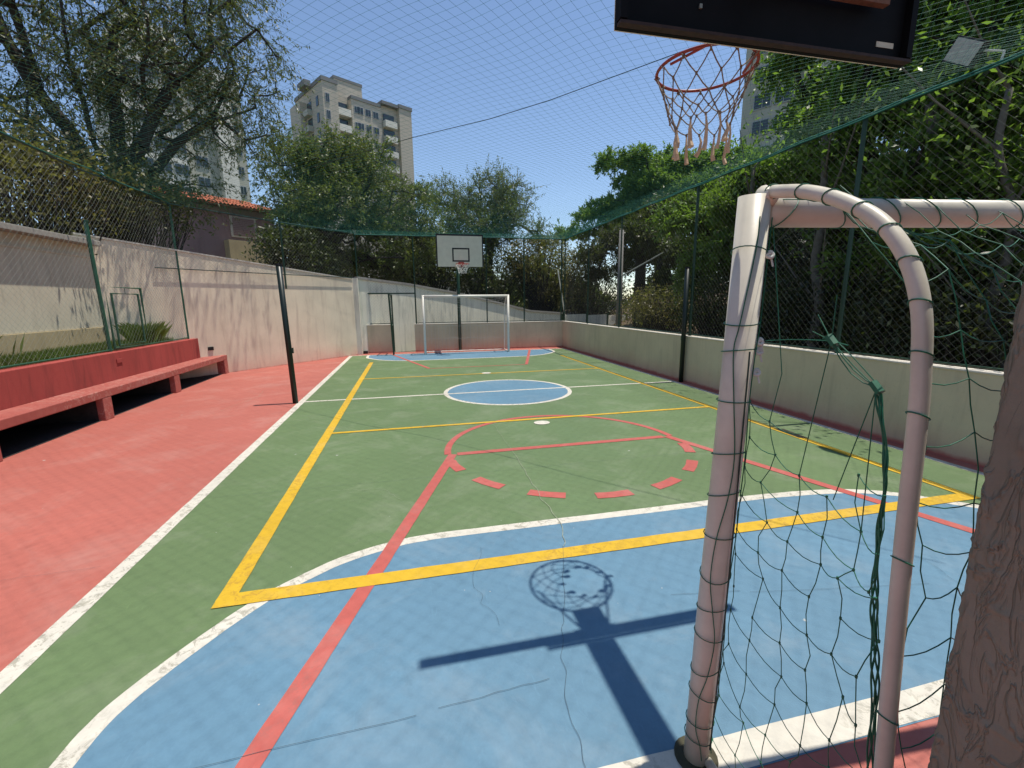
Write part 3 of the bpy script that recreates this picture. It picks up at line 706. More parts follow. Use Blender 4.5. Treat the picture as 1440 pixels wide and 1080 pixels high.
# side net
rn = random.Random(11)
pf = smooth_curve(prof_, 8)
def pipe_y(z): return float(np.interp(-z, -pf[:, 1], pf[:, 0]))
def post_y(z): return .114 - .066 * z / 2.168
NC, zs = 6, list(np.arange(1.52, .02, -.118))
grid = []
for j, z in enumerate(zs):
    row = []
    for i in range(NC):
        f = i / (NC - 1); y0_, y1_ = post_y(z) - .03, pipe_y(z) + .015
        sag = .05 * math.sin(math.pi * f) + (.16 * f * f if z > 1.2 else .05 * f)
        off = .0 if i in (0,) else rn.gauss(0, .010)
        row.append(np.array([px0 + (.035 if i else .05) + rn.gauss(0, .012) + .03 * math.sin(math.pi * f), y0_ + (y1_ - y0_) * (f * .92 + .02 * math.sin(j)) + off, z - sag + rn.gauss(0, .010)]))
    grid.append(row)
polys = []
def sagline(a, b, s=.012, n=5):
    a = np.array(a); b = np.array(b); return [a + (b - a) * t_ + np.array([0, 0, -s * math.sin(math.pi * t_)]) for t_ in np.linspace(0, 1, n)]
for j in range(len(zs)):
    for i in range(NC - 1):
        if j == 0 and i in (2, 3): continue
        if rn.random() < .04: continue
        polys.append(sagline(grid[j][i], grid[j][i + 1], .014))
for i in range(NC):
    for j in range(1 if i in (2, 3) else 0, len(zs) - 1):
        a, b = grid[j][i], grid[j + 1][i]; mid = (a + b) / 2 + np.array([rn.gauss(0, .005), rn.gauss(0, .006), 0]); polys.append([a, mid, b])
K1 = np.array([px0 + .03, -.24, 1.745]); K2 = np.array([px0 + .045, -.36, 1.64]); T0 = np.array([px0 + .05, .02, 2.08])
polys += [sagline((px0 + .05, post_y(1.7), 1.715), K1, -.006), sagline(T0, T0 + (0, -.09, -.45), .0), sagline(T0 + (0, -.09, -.45), grid[0][1], .0),
          sagline(K1 + (0, .0, .12), K1, 0), sagline(K1, grid[1][2], .0), sagline(K1, K2, .004), sagline(K1 + (.004, .004, 0), K2 + (.006, 0, 0), .016), sagline(K1 - (.004, 0, 0), K2, .026), sagline(K1 + (0, 0, .01), K2 + (0, 0, .01), -.004),
          sagline(K2, grid[1][4], 0), sagline(K2 + (.008, .004, 0), grid[1][3] + (0, -.02, 0), 0)]
for q in range(5):
    polys.append(sagline(K1, K1 + (rn.gauss(0, .02), rn.gauss(0, .04), rn.gauss(0, .03)), 0))
knot_net(polys, .00145, M_goalnet, t, 'side_net')
# knots
km = MB()
for jr, row in enumerate(grid):
    for ir, p_ in enumerate(row):
        if jr == 0 and ir in (2, 3): continue
        km.tube([p_ + (0, 0, .004), p_ - (0, 0, .004)], .0032, 6)
for p_ in (K1, K2): km.tube([p_ + (0, .01, .012), p_ - (0, .012, .01)], .011, 6)
km.build('net_knots', M_goalnet, t)['kind'] = 'stuff'
# twisted hanging bundle beside the pipe
polys = []
base = [(px0 + .05, -.36, 1.64), (px0 + .05, -.405, 1.45), (px0 + .055, -.41, 1.25), (px0 + .06, -.425, 1.05), (px0 + .065, -.45, .85), (px0 + .07, -.47, .55), (px0 + .07, -.49, .2), (px0 + .07, -.5, .02)]
bc = smooth_curve(base, 30)
for s_ in range(4):
    polys.append([p_ + np.array([.004 * math.sin(k * .13 + s_ * 1.7) + .003 * math.sin(k * .31 + s_), .006 * math.cos(k * .09 + s_ * 1.7), 0]) for k, p_ in enumerate(bc)])
knot_net(polys, .0025, M_goalnet, t, 'net_bundle')
# roof and back net hanging from crossbar and pipes
prof2 = smooth_curve([(.03, 2.175), (-.12, 2.11), (-.25, 2.03), (-.36, 1.90), (-.43, 1.76), (-.47, 1.58), (-.5, 1.3), (-.52, .95), (-.55, .5), (-.57, .03)], 12)
sl = np.r_[0, np.cumsum(np.linalg.norm(np.diff(prof2, axis=0), axis=1))]
NX = 25; NJ = 19; G = []
for i in range(NX + 1):
    col = []
    for j in range(NJ + 1):
        s_ = sl[-1] * j / NJ; y_ = np.interp(s_, sl, prof2[:, 0]); z_ = np.interp(s_, sl, prof2[:, 1])
        f = min(1, i / 3) * min(1, (NX - i) / 3)
        col.append(np.array([px0 + .06 + (px1 - px0 - .1) * i / NX + rn.gauss(0, .013), y_ + .03 * f * math.sin(j * .5 + i) + rn.gauss(0, .006), z_ - .05 * f * (j > 0) + rn.gauss(0, .013) + .035 * math.sin(i * 1.1) * (j > 0)]))
    G.append(col)
polys = []
for i in range(NX + 1):
    for j in range(NJ):
        a, b = G[i][j], G[i][j + 1]; polys.append([a, (a + b) / 2 + np.array([rn.gauss(0, .006), rn.gauss(0, .004), 0]), b])
for i in range(NX):
    for j in range(1, NJ + 1): polys.append(sagline(G[i][j], G[i + 1][j], .014))
knot_net(polys, .00145, M_goalnet, t, 'back_net')
# cord lashed round the post, crossbar and pipe
m = MB(); sp = []
for k in range(330):
    z = 2.12 - k * .0063; a = k * .33; sp.append((px0 + .0525 * math.cos(a) , post_y(z) + .0525 * math.sin(a), z))
rings = [2.0, 1.78, 1.69, 1.52, 1.33, 1.18, 1.02, .86, .72, .6, .45, .33, .2, .12]
for z in rings:
    c_ = (px0, post_y(z)); tl = rn.uniform(-.02, .02); ph = rn.uniform(0, 6)
    m.tube([(c_[0] + .0525 * math.cos(a), c_[1] + .0525 * math.sin(a), z + tl * math.cos(a + ph)) for a in np.linspace(0, 6.283, 20, endpoint=False)], .0019, 5, closed=True)
zz = [2.1] + rings + [.05]
for side, ph in ((-.9, 0), (-2.2, 1)):
    P = []
    for k, z in enumerate(zz):
        a = side + .35 * math.sin(k * 1.3 + ph); P.append((px0 + .054 * math.cos(a), post_y(z) + .054 * math.sin(a), z))
    m.tube(smooth_curve(P, 5), .0019, 5)
x = .12
while x < 2.9:
    tl = rn.uniform(-.05, .05)
    m.tube([(x + tl * math.sin(a), cby(x) + .047 * math.cos(a), cbz(x) + .047 * math.sin(a)) for a in np.linspace(0, 6.283, 18, endpoint=False)], .0019, 5, closed=True); x += rn.uniform(.13, .24)
for k in range(0, len(pf) - 3, 9):
    p_ = pf[k]; d_ = pf[k + 1] - pf[k]; d_ = d_ / np.linalg.norm(d_); n_ = np.array([-d_[1], d_[0]])
    m.tube([(px0 + .02 + .0203 * math.cos(a), p_[0] + n_[0] * .0203 * math.sin(a) + d_[0] * .01 * math.cos(a), p_[1] + n_[1] * .0203 * math.sin(a) + d_[1] * .01 * math.cos(a)) for a in np.linspace(0, 6.283, 14, endpoint=False)], .0018, 5, closed=True)
m.build('lashing_cord', M_goalnet, t)['kind'] = 'stuff'
MB().tube([(px0 + .0508 * 0 , post_y(1.6) - .052, 1.69), (px0 + .01, post_y(1.2) - .0515, 1.2), (px0 + .02, post_y(.7) - .05, .7), (px0 + .015, post_y(.2) - .052, .1)], .003, 6).build('lashing_cord', M_cable, t)
for z in (1.99, 1.72, 1.69, 1.62):
    c_ = np.array([px0 + .033, post_y(z) - .036, z])
    m = MB(); m.tube(smooth_curve([c_ + (0, 0, .0), c_ + (.008, -.006, .010), c_ + (.013, -.012, .0), c_ + (.006, -.013, -.008), c_ + (-.003, -.005, -.003), c_ + (.006, -.008, .006)], 5), .0055, 8); m.tube([c_ + (.01, -.01, -.01), c_ + (.014, -.016, -.035)], .003, 5); m.build('rope_tie', M_tie, t)
# far goal
t = thing('football_goal', 'small white goal standing in front of the far pink wall', 'goal', (1, 15, 0))
fx0, fx1, fy = -.53, 2.52, 14.95
for x in (fx0, fx1):
    MB().tube([(x, fy, 0), (x, fy, 2.10)], .042, 12).build('post', M_fargoal, t, smooth=True)
    MB().tube(smooth_curve([(x, fy, 2.08), (x, fy + .3, 2.02), (x, fy + .55, 1.8), (x, fy + .66, 1.4), (x, fy + .75, .03)], 6), .018, 8).build('support_pipe', M_fargoal, t, smooth=True)
    MB().tube([(x, fy, .03), (x, fy + .75, .03)], .018, 8).build('ground_pipe', M_fargoal, t)
MB().tube([(fx0, fy, 2.06), (fx1, fy, 2.06)], .042, 12).build('crossbar', M_fargoal, t, smooth=True)
MB().tube([(fx0, fy + .75, .03), (fx1, fy + .75, .03)], .018, 8).build('ground_pipe', M_fargoal, t)
polys = []
fp = smooth_curve([(.02, 2.06), (.3, 1.98), (.52, 1.75), (.62, 1.35), (.72, .04)], 6)
for i in range(24):
    x = fx0 + (fx1 - fx0) * i / 23; polys.append([(x, fy + a, b) for a, b in fp])
for a, b in fp[::2]: polys.append([(x, fy + a, b - .02 * math.sin(x * 9)) for x in np.linspace(fx0, fx1, 30)])
for x in (fx0, fx1):
    for k in range(1, 17): z = 2.06 * k / 17; polys.append([(x, fy, z), (x, fy + float(np.interp(-z, -fp[:, 1], fp[:, 0])), z)])
    for k in range(1, 5): polys.append([(x, fy + .15 * k, .03), (x, fy + .15 * k, 2.0 - .25 * max(0, k - 2))])
knot_net(polys, .0022, M_farnet, t, 'net')
o = MB(); o.box(-2.75, -2.6, 15.95, 16.08, 0, .1); o = o.build('drain_box', M_black); tag(o, 'small black box on the floor at the foot of the far left wall', 'box')

# ------------------------------------------------------------------ stucco pillar close to the camera on the right
def pillar():
    x0, x1, ya, yb, H = -.135, .45, -1.35, -.70, 3.2
    rad = .012; path = []
    for yy in np.arange(ya, yb - rad, .004): path.append((x0, yy, -1, 0))
    for a in np.linspace(0, math.pi / 2, 9)[0:]:
        path.append((x0 + rad - rad * math.cos(a), yb - rad + rad * math.sin(a), -math.cos(a), math.sin(a)))
    for xx in np.arange(x0 + rad + .006, x1, .02): path.append((xx, yb, 0, 1))
    path = np.array(path); s = np.r_[0, np.cumsum(np.linalg.norm(np.diff(path[:, :2], axis=0), axis=1))]
    zs = np.arange(0, H, .006); V = []
    for z in zs:
        for (x, y, nx, ny), q in zip(path, s):
            w1 = noise.noise((q * 7, z * 3.2, 3.1)); w2 = noise.noise((q * 9 + 5, z * 5, 8))
            r1 = 1 - abs(noise.noise((q * 19 + w1 * 3, z * 6 + w2 * 2.5, 1.7))) * 11
            r2 = 1 - abs(noise.noise((q * 34 + w2 * 2.5, z * 15 + w1 * 3, 5.3))) * 9
            h = .0046 * max(0, r1) + .0024 * max(0, r2) + .001 * w1 + .0007 * noise.noise((q * 150, z * 150, 0))
            V.append((x + nx * h, y + ny * h, z))
    n = len(path); m_ = len(zs)
    I = np.arange((m_ - 1))[:, None] * n + np.arange(n - 1)[None]
    F = np.stack([I, I + n, I + n + 1, I + 1], -1).reshape(-1, 4)
    tt = thing('stucco_pillar', 'rough troweled brown stucco pillar at the right edge', 'pillar', (.1, -1, 0))
    o = fastmesh('rough_face', np.array(V), F, M_pillar, tt, smooth=True)
    MB().box(x0 + .02, x1 + .2, ya - .2, yb - .01, 0, H).build('core', M_pillar, tt)
pillar()

# ------------------------------------------------------------------ lamps, poles beyond the fence
t = thing('floodlight', 'flat grey floodlight clamped on the net edge at the upper right', 'light fixture', (5.1, 3.1, 4.4))
c0 = np.array([5.06, 3.0, 4.5])
m = MB(); ang = math.radians(35)
Mx = [[1, 0, 0], [0, math.cos(ang), -math.sin(ang)], [0, math.sin(ang), math.cos(ang)]]
m.box(-.03, .04, -.17, .17, -.12, .12, (Mx, c0)); hs = m.build('housing', M_black, t)
MB().box(-.036, -.0305, -.155, .155, -.105, .105, (Mx, c0)).build('lens', plain('lamp_lens', (.42, .42, .36), .3), t)
MB().tube([(5.12, 2.7, 4.25), (5.12, 2.68, 4.36), (5.10, 2.8, 4.42), (5.08, 2.88, 4.45)], .012, 6).build('bracket', M_tie, t)
t = thing('utility_pole', 'grey concrete utility pole with slanting stay behind the right fence', 'pole', (8.45, 18, 0))
MB().tube([(8.45, 18, 0), (8.45, 18, 4.95)], [.14, .1], 12).build('shaft', plain('concrete_pole', (.2, .19, .17), .85), t, smooth=True)
MB().tube([(8.4, 17.9, 2.9), (10.3, 17.0, 4.05)], .035, 6).build('stay_bar', M_wire, t)
t = thing('leaning_pole', 'thin pale pole leaning beyond the far right corner', 'pole', (6.4, 20.5, 0))
MB().tube([(6.9, 20.5, 0), (6.3, 20.5, 3.4)], .03, 6).build('shaft', M_whitewall, t)

# ------------------------------------------------------------------ towers
def unit(v): v = np.array(v[:2], float); return v / np.linalg.norm(v)
def win(parent, o, u, v, a, z, wd, ht, face=-.04, frame=True):
    """window on plane b=face; v points into the building"""
    fr = MB().obox(o, u, v, a, a + wd, face - .10, face + .02, z, z + ht).build('window', M_frame, parent)
    MB().obox(o, u, v, a + .12, a + wd * .5 - .05, face - .14, face - .101, z + .12, z + ht - .12).build('pane', M_glass, fr, world=False)
    MB().obox(o, u, v, a + wd * .5 + .05, a + wd - .12, face - .14, face - .101, z + .12, z + ht - .12).build('pane', M_glass, fr, world=False)
    # panes carry world coordinates; cancel nothing because the thing sits at the origin
    return fr
P0 = at(452, 112, 95); P1 = at(579, 156, 104); u = unit(P1 - P0); v = np.array([-u[1], u[0]])
if v @ (P0[:2] - CAM[:2]) < 0: v = -v
Lt = np.linalg.norm((P1 - P0)[:2]); ztop = P0[2]; o = P0[:2]
def f2a(px, D=99):   # along-face coordinate of the ray through px
    d = at(px, 150, 1) - CAM; d = d[:2]; Mx_ = np.array([[u[0], -d[0]], [u[1], -d[1]]]); return np.linalg.solve(Mx_, CAM[:2] - o)[0]
a1, a2, a3, a4, a5, a6 = [f2a(q) for q in (476, 497, 538, 558, 562, 579)]
t = thing('apartment_tower', 'beige concrete apartment tower above the middle tree with rows of small windows', 'building')
dep = 13
def blk(name, a0, a1_, b0, b1, z0, z1, mat=M_conc): return MB().obox(o, u, v, a0, a1_, b0, b1, z0, z1).build(name, mat, t)
blk('wall_block', 0, a1, 0, dep, 0, ztop); blk('wall_block', a1 + .01, a2, 2.2, dep, 0, ztop - .6)
blk('wall_block', a2 + .01, a3, .8, dep, 0, ztop - 1.2); blk('wall_block', a3 + .01, a5 - .01, 1.2, dep, 0, ztop - .5)
blk('wall_block', a5, a6, .3, dep, 0, ztop - .3)
blk('parapet', -.15, a1 + .1, -.15, dep, ztop + .01, ztop + .7, M_concdk); blk('parapet', a2, a3, .65, dep, ztop - 1.19, ztop - .6, M_concdk)
blk('parapet', a3, a5 - .2, .2, dep - .1, ztop - .48, ztop + .1, M_concdk); blk('parapet', a5 - .1, a6 + .15, .15, dep, ztop - .28, ztop + .4, M_concdk)
blk('lift_tower', a1 + .6, a2 + 3.2, 2.4, 9, ztop - .55, ztop + 2.1); blk('lift_tower_cap', a1 + .5, a2 + 3.3, 2.3, 9.1, ztop + 2.11, ztop + 2.6, M_concdk)
st = 2.85
for k in range(8):
    z = ztop - 3.6 - k * st
    for q in (503, 511, 521.5, 532):
        wd = 1.25 if q > 505 else 1.0
        if q == 503: win(t, o, u, v, a2 + .5, z, 1.0, 1.3, .8)
        else: win(t, o, u, v, f2a(q) - .9, z, wd, 1.35, .8)
    win(t, o, u, v, a1 * .15, z + .1, .8, 1.6, 0)
    # rounded balconies
    blk('balcony', a1 + .3, a2 - .15, .7, 2.19, z - 1.0, z + .25, M_concpale); blk('balcony_recess', a1 + .4, a2 - .25, 2.0, 2.19, z + .26, z + 1.6, M_glass)
    blk('balcony', a3 + .5, a4 - .1, .0, 1.19, z - 1.0, z + .2, M_concpale); blk('balcony_recess', a3 + .6, a4 - .2, 1.0, 1.19, z + .21, z + 1.6, M_glass)
    win(t, o, u, v, a4 + .2, z, .7, .9, 1.2)
# side face toward the left
u2, v2 = v, u
for k in range(8):
    z = ztop - 3.6 - k * st
    for b in (2.0,): 
        fr = MB().obox(o, u, v, -.12, -.01, b, b + .9, z, z + 1.6).build('window', M_glass, t)
    MB().obox(o, u, v, -.9, -.01, 5.2, 7.4, z - .9, z + .1).build('balcony', M_concgrey, t); MB().obox(o, u, v, -.1, -.01, 5.3, 7.3, z + .11, z + 1.6).build('balcony_recess', M_glass, t)
blk('wall_block', -1.2, -.01, 8.0, dep, 0, ztop - 1.5); blk('parapet', -1.4, -.2, 4.4, 7.8, ztop + .2, ztop + 1.2, M_concdk)

def simple_tower(name, label, pl, pr, D0, D1, ztp, mat, cols, rows, depth=12, wins=(1.8, 1.5)):
    A0 = at(pl, 200, D0); A1 = at(pr, 200, D1); uu = unit(A1 - A0); vv = np.array([-uu[1], uu[0]])
    if vv @ (A0[:2] - CAM[:2]) < 0: vv = -vv
    L = np.linalg.norm((A1 - A0)[:2]); tt = thing(name, label, 'building')
    oo = A0[:2]
    MB().obox(oo, uu, vv, 0, L, 0, depth, 0, ztp).build('wall_block', mat, tt)
    MB().obox(oo, uu, vv, -.15, L + .15, -.15, depth + .15, ztp + .01, ztp + .6).build('parapet', M_concdk, tt)
    for k in range(rows):
        z = ztp - 3.2 - k * 2.85
        for c in cols: win(tt, oo, uu, vv, L * c, z, *wins, 0)
    return tt, oo, uu, vv, L
tt, oo, uu, vv, L = simple_tower('apartment_tower', 'pale tower hidden behind the big bare-limbed tree on the left', 178, 262, 78, 80, 34, M_concpale, (.12, .42, .72), 9)
MB().obox(oo, uu, vv, L + .02, L + 4.4, 1.6, 12, 0, 35.2).build('wall_block', M_concgrey, tt)
MB().obox(oo, uu, vv, L + 4.42, L + 6.6, .5, 12, 0, 35).build('wall_block', M_concpale, tt)
MB().obox(oo, uu, vv, L + 6.62, L + 8.6, 1.8, 12, 0, 34.8).build('wall_block', M_concgrey, tt)
MB().obox(oo, uu, vv, L - 5, L + 1, 2, 9, 34.62, 38.4).build('roof_tank', M_concpale, tt)
for k in range(9):
    z = 33.2 - 3.2 - k * 2.85
    win(tt, oo, uu, vv, L + 1.4, z, 1.7, 1.5, 1.6); win(tt, oo, uu, vv, L + 7.1, z, 1.0, 1.3, 1.8)
tt, oo, uu, vv, L = simple_tower('apartment_tower', 'grey tower seen through the near hoop net above the right trees', 1040, 1102, 64, 62.5, 38, M_concgrey, (.26, .72), 9, wins=(1.9, 1.7))
MB().obox(oo, uu, vv, L + .02, L + 2.2, 1.8, 12, 0, 36.4).build('wall_block', M_concgrey, tt)
MB().obox(oo, uu, vv, L + 2.22, L + 6.5, 0.4, 12, 0, 36.8).build('wall_block', M_concgrey, tt)

# ------------------------------------------------------------------ house with tiled roof
H0 = at(232, 335, 25.0); H1 = at(388, 335, 27.0); u = unit(H1 - H0); v = np.array([-u[1], u[0]])
if v @ (H0[:2] - CAM[:2]) < 0: v = -v
L = np.linalg.norm((H1 - H0)[:2]); o = H0[:2]
t = thing('house', 'mauve house with a terracotta tiled roof and one shuttered window', 'house')
MB().obox(o, u, v, 0, L, 0, 7, 0, 6.35).build('wall_block', M_house, t)
MB().obox(o, u, v, L * .48, L + .1, -.5, -.02, 0, 4.85).build('porch_wall', M_ochre, t)
fr = MB().obox(o, u, v, L * .555, L * .80, -.06, -.005, 5.05, 6.02).build('window', M_coping, t)
for k in range(10):
    MB().obox(o, u, v, L * .575, L * .78, -.085, -.062, 5.12 + k * .083, 5.19 + k * .083).build('shutter_slat', M_house, fr)
# roof: rows of pan tiles
V, F = [], []; nrow, ncol = 9, 34; r0, r1 = 6.35, 7.45
m = MB()
for i in range(ncol):
    for j in range(nrow):
        a = -.4 + (L + .8) * i / ncol; wdt = (L + .8) / ncol; b0 = -.5 + 4.2 * j / nrow; b1 = b0 + 4.2 / nrow + .06
        z0 = 6.38 + (r1 - r0) * j / nrow + .03; z1 = z0 + (r1 - r0) / nrow
        P = []
        for b, z in ((b0, z0), (b1, z1 - .02)):
            for k, (ff, hh) in enumerate(((0, 0), (.25, .06), (.5, .085), (.75, .06), (1, 0))):
                q = np.array([o[0], o[1]]) + u * (a + wdt * ff) + v * b; P.append((q[0], q[1], z + hh + .012 * math.sin(i * 7 + j * 3)))
        m.add(P, [(0, 1, 6, 5), (1, 2, 7, 6), (2, 3, 8, 7), (3, 4, 9, 8)])
ro = MB().add([(*(o + u * a + v * b), z) for a in (-.4, L + .4) for b, z in ((-.5, 6.352), (3.7, 7.45), (7.6, 6.4))], [(0, 3, 4, 1), (1, 4, 5, 2), (0, 1, 2), (3, 5, 4)]).build('roof', M_tile, t)
tl_ = m.build('roof_tiles', M_tile, ro, world=False); tl_['kind'] = 'stuff'
t = thing('house', 'low white house with grey roof behind the far fence', 'house')
q0 = at(585, 395, 36); 
MB().box(q0[0] - 3.5, q0[0] + 4.5, q0[1], q0[1] + 6, 0, 3.4).build('wall_block', M_whitewall, t)
MB().box(q0[0] - 3.9, q0[0] + 4.9, q0[1] - .4, q0[1] + 6.4, 3.41, 3.7).build('roof', M_slab, t)

# ------------------------------------------------------------------ trees
def leaves_mesh(C, D, Lf, Wf, rg, droop=.5, flat=.0):
    """C centres, D twig directions; builds folded leaf quads"""
    n = len(C); d = D * .5 + rg.randn(n, 3) * .6; d[:, 2] -= droop; d /= np.maximum(np.linalg.norm(d, axis=1, keepdims=True), 1e-6)
    s = rg.randn(n, 3); s[:, 2] *= (1 - flat); s -= d * (s * d).sum(1, keepdims=True); s /= np.maximum(np.linalg.norm(s, axis=1, keepdims=True), 1e-6)
    nn = np.cross(d, s); L = (Lf * rg.uniform(.6, 1.25, n))[:, None]; W = (Wf * rg.uniform(.7, 1.2, n))[:, None]
    V = np.stack([C, C + d * L * .45 + s * W * .5 + nn * W * .12, C + d * L, C + d * L * .45 - s * W * .5 + nn * W * .12], 1).reshape(-1, 3)
    return V, np.arange(n)[:, None] * 4 + np.array([[0, 1, 2, 3]])
def tree(name, label, base, fork, ells, tips, r_trunk, bark, leaf, twigs=8, lpt=7, tw_len=.7, LF=.11, WF=.035, droop=.5, seed=0, group=None, wiggle=.12, limit=None, thin=.004, flat=0, extra_trunks=(), bexp=.5, clump=None):
    rg = np.random.RandomState(seed); base = np.array(base, float); fork = np.array(fork, float)
    T = thing(name, label, 'tree', tuple(base), group)
    pts = [base]; par = [-1]
    for k in range(1, 5):
        pts.append(base + (fork - base) * k / 4 + rg.randn(3) * r_trunk * .35 * (k < 4)); par.append(k - 1)
    for e in extra_trunks:
        e = np.array(e, float); p_ = 4
        for k in range(1, 5): pts.append(fork + (e - fork) * k / 4 + rg.randn(3) * .08); par.append(p_); p_ = len(pts) - 1
    if clump:
        E2 = []
        for c, r in ells:
            for _ in range(clump[0]):
                q = rg.randn(3); q /= np.linalg.norm(q); q *= rg.uniform(.45, 1.0)
                f = clump[1] * rg.uniform(.7, 1.3); E2.append((np.array(c) + q * np.array(r) * .9, (r[0] * f, r[1] * f, r[2] * f * clump[2])))
        ells = E2
    vol = np.array([e[1][0] * e[1][1] * e[1][2] for e in ells]) ** .8; cnt = np.maximum(3, (tips * vol / vol.sum()).astype(int))
    att = []
    for (c, r), n in zip(ells, cnt):
        q = rg.randn(n, 3); q /= np.linalg.norm(q, axis=1, keepdims=True); q *= rg.uniform(.25, 1, (n, 1)) ** .45
        att.append(np.array(c) + q * np.array(r))
    att = np.concatenate(att)
    if limit is not None: att = att[limit(att)]
    att = att[np.argsort(np.linalg.norm(att - fork, axis=1) + rg.rand(len(att)) * .6)]
    X = np.array(pts); par = list(par); tipidx = []
    buf = np.zeros((len(att) * 5 + 60, 3)); buf[:len(X)] = X; nN = len(X); dist0 = np.zeros(len(buf))
    for i in range(1, nN): dist0[i] = dist0[par[i]] + np.linalg.norm(buf[i] - buf[par[i]])
    for a in att:
        dd = np.linalg.norm(buf[4:nN] - a, axis=1) + .22 * dist0[4:nN]
        j = int(np.argmin(dd)) + 4; L = np.linalg.norm(buf[j] - a); k = int(min(4, max(1, L // .9))) ; p_ = j; st_ = buf[j].copy()
        for q in range(1, k + 1):
            f = q / k; P = st_ + (a - st_) * f
            if q < k: P = P + rg.randn(3) * wiggle * min(L, 3) * .5 + np.array([0, 0, .10 * L * math.sin(math.pi * f)])
            buf[nN] = P; par.append(p_); dist0[nN] = dist0[p_] + np.linalg.norm(P - buf[p_]); p_ = nN; nN += 1
        tipidx.append(p_)
    buf = buf[:nN]; par = np.array(par); w_ = np.zeros(nN); w_[tipidx] = 1
    for i in range(nN - 1, 0, -1): w_[par[i]] += w_[i]
    rad = r_trunk * (w_ / max(w_[0], 1)) ** bexp; rad = np.maximum(rad, thin * 1.8); rad[:5] = np.linspace(r_trunk * 1.15, r_trunk * .92, 5)
    rb = np.minimum(rad[1:], rad[par[1:]]); ra = np.minimum(rad[par[1:]], rb * 1.5)
    V1, F1 = seg_arrays(buf[par[1:]], buf[1:], ra, rb, 6)
    # twigs
    tip = np.repeat(buf[tipidx], twigs, 0); d0 = np.repeat(buf[tipidx] - buf[par[tipidx]], twigs, 0); d0 /= np.maximum(np.linalg.norm(d0, axis=1, keepdims=True), 1e-6)
    td = d0 * .5 + rg.randn(len(tip), 3) * .75; td[:, 2] += .15 - droop * .2; td /= np.linalg.norm(td, axis=1, keepdims=True)
    tl = tw_len * rg.uniform(.45, 1.3, len(tip))[:, None]; mid = tip + td * tl * .5; end = tip + td * tl; end[:, 2] -= droop * .35 * tl[:, 0]
    V2, F2 = seg_arrays(np.concatenate([tip, mid]), np.concatenate([mid, end]), thin, thin * .6, 3)
    fastmesh('trunk', np.concatenate([V1, V2]), np.concatenate([F1, F2 + len(V1)]), bark, T, smooth=False)
    n = len(tip); f = rg.uniform(.15, 1.05, (n, lpt)); C = np.where(f[..., None] < .5, tip[:, None] + (mid - tip)[:, None] * (f / .5)[..., None], mid[:, None] + (end - mid)[:, None] * ((f - .5) / .5)[..., None])
    C = C.reshape(-1, 3) + rg.randn(n * lpt, 3) * .03; DD = np.repeat(td, lpt, 0)
    V, F = leaves_mesh(C, DD, LF, WF, rg, droop, flat); fastmesh('crown', V, F, leaf, T)
    return T
def shrub(name, label, ells, n, leaf, LF, WF, seed, base=None, group=None, cl=40, cs=.35, droop=.2, stems=True):
    rg = np.random.RandomState(seed); base = base if base is not None else (ells[0][0][0], ells[0][0][1], 0)
    T = thing(name, label, 'tree' if 'tree' in name else 'plant', tuple(base), group)
    vol = np.array([e[1][0] * e[1][1] * e[1][2] for e in ells]) ** .75; nc = max(1, n // cl); cc_ = []
    for (c, r), q_ in zip(ells, (nc * vol / vol.sum()).astype(int) + 1):
        q = rg.randn(q_, 3); q /= np.linalg.norm(q, axis=1, keepdims=True); q *= rg.uniform(.3, 1, (q_, 1)) ** .5; cc_.append(np.array(c) + q * np.array(r))
    cc_ = np.concatenate(cc_); cc_[:, 2] = np.maximum(cc_[:, 2], base[2] + .1)
    C = np.repeat(cc_, cl, 0) + rg.randn(len(cc_) * cl, 3) * cs * np.array([1, 1, .5]); C[:, 2] = np.maximum(C[:, 2], base[2])
    D = rg.randn(len(C), 3); V, F = leaves_mesh(C, D, LF, WF, rg, droop); fastmesh('foliage', V, F, leaf, T)
    b0 = np.array(base)[None] + rg.randn(len(cc_), 3) * np.array([.3, .3, 0]); V, F = seg_arrays(b0, cc_, .03, .006, 4); fastmesh('stems', V, F, M_barkdk, T)
    return T
def E(px, py, D, rx, rz, ry=None): return (at(px, py, D), (rx, ry or rx, rz))

# big left tree, thin foliage, several rising limbs
D = 15.5
b = at(165, 345, D); b[2] = 0
lx = [E(20, 70, D, 2.0, 1.6), E(110, 30, D, 2.2, 1.8), E(210, 60, D, 2.0, 1.7), E(290, 60, D, 1.7, 1.6), E(330, 130, D, 1.6, 1.3), E(120, 140, D, 2.0, 1.3), E(240, 160, D, 1.9, 1.3),
      E(30, 170, D, 1.8, 1.0), E(340, 210, D + .5, 1.3, .9), E(200, 230, D, 1.8, .8), E(100, 235, D, 1.6, .6), E(180, -40, D, 3.0, 1.6), E(60, -40, D, 2.6, 1.5), E(-80, 60, D, 2.5, 2.5), E(290, -20, D, 1.7, 1.4), E(380, 95, D, .7, .8)]
tree('large_tree', 'large spreading tree with thin drooping olive leaves behind the left fence', b, at(165, 300, D), lx, 470, .36, M_barkdk, L_olive, twigs=9, lpt=13, tw_len=.9, LF=.12, WF=.036, droop=.75, seed=5, thin=.004, bexp=.58,
     extra_trunks=[at(20, 60, D), at(95, 80, D - .6), at(150, 40, D), at(235, 110, D - .4), at(330, 110, D)])
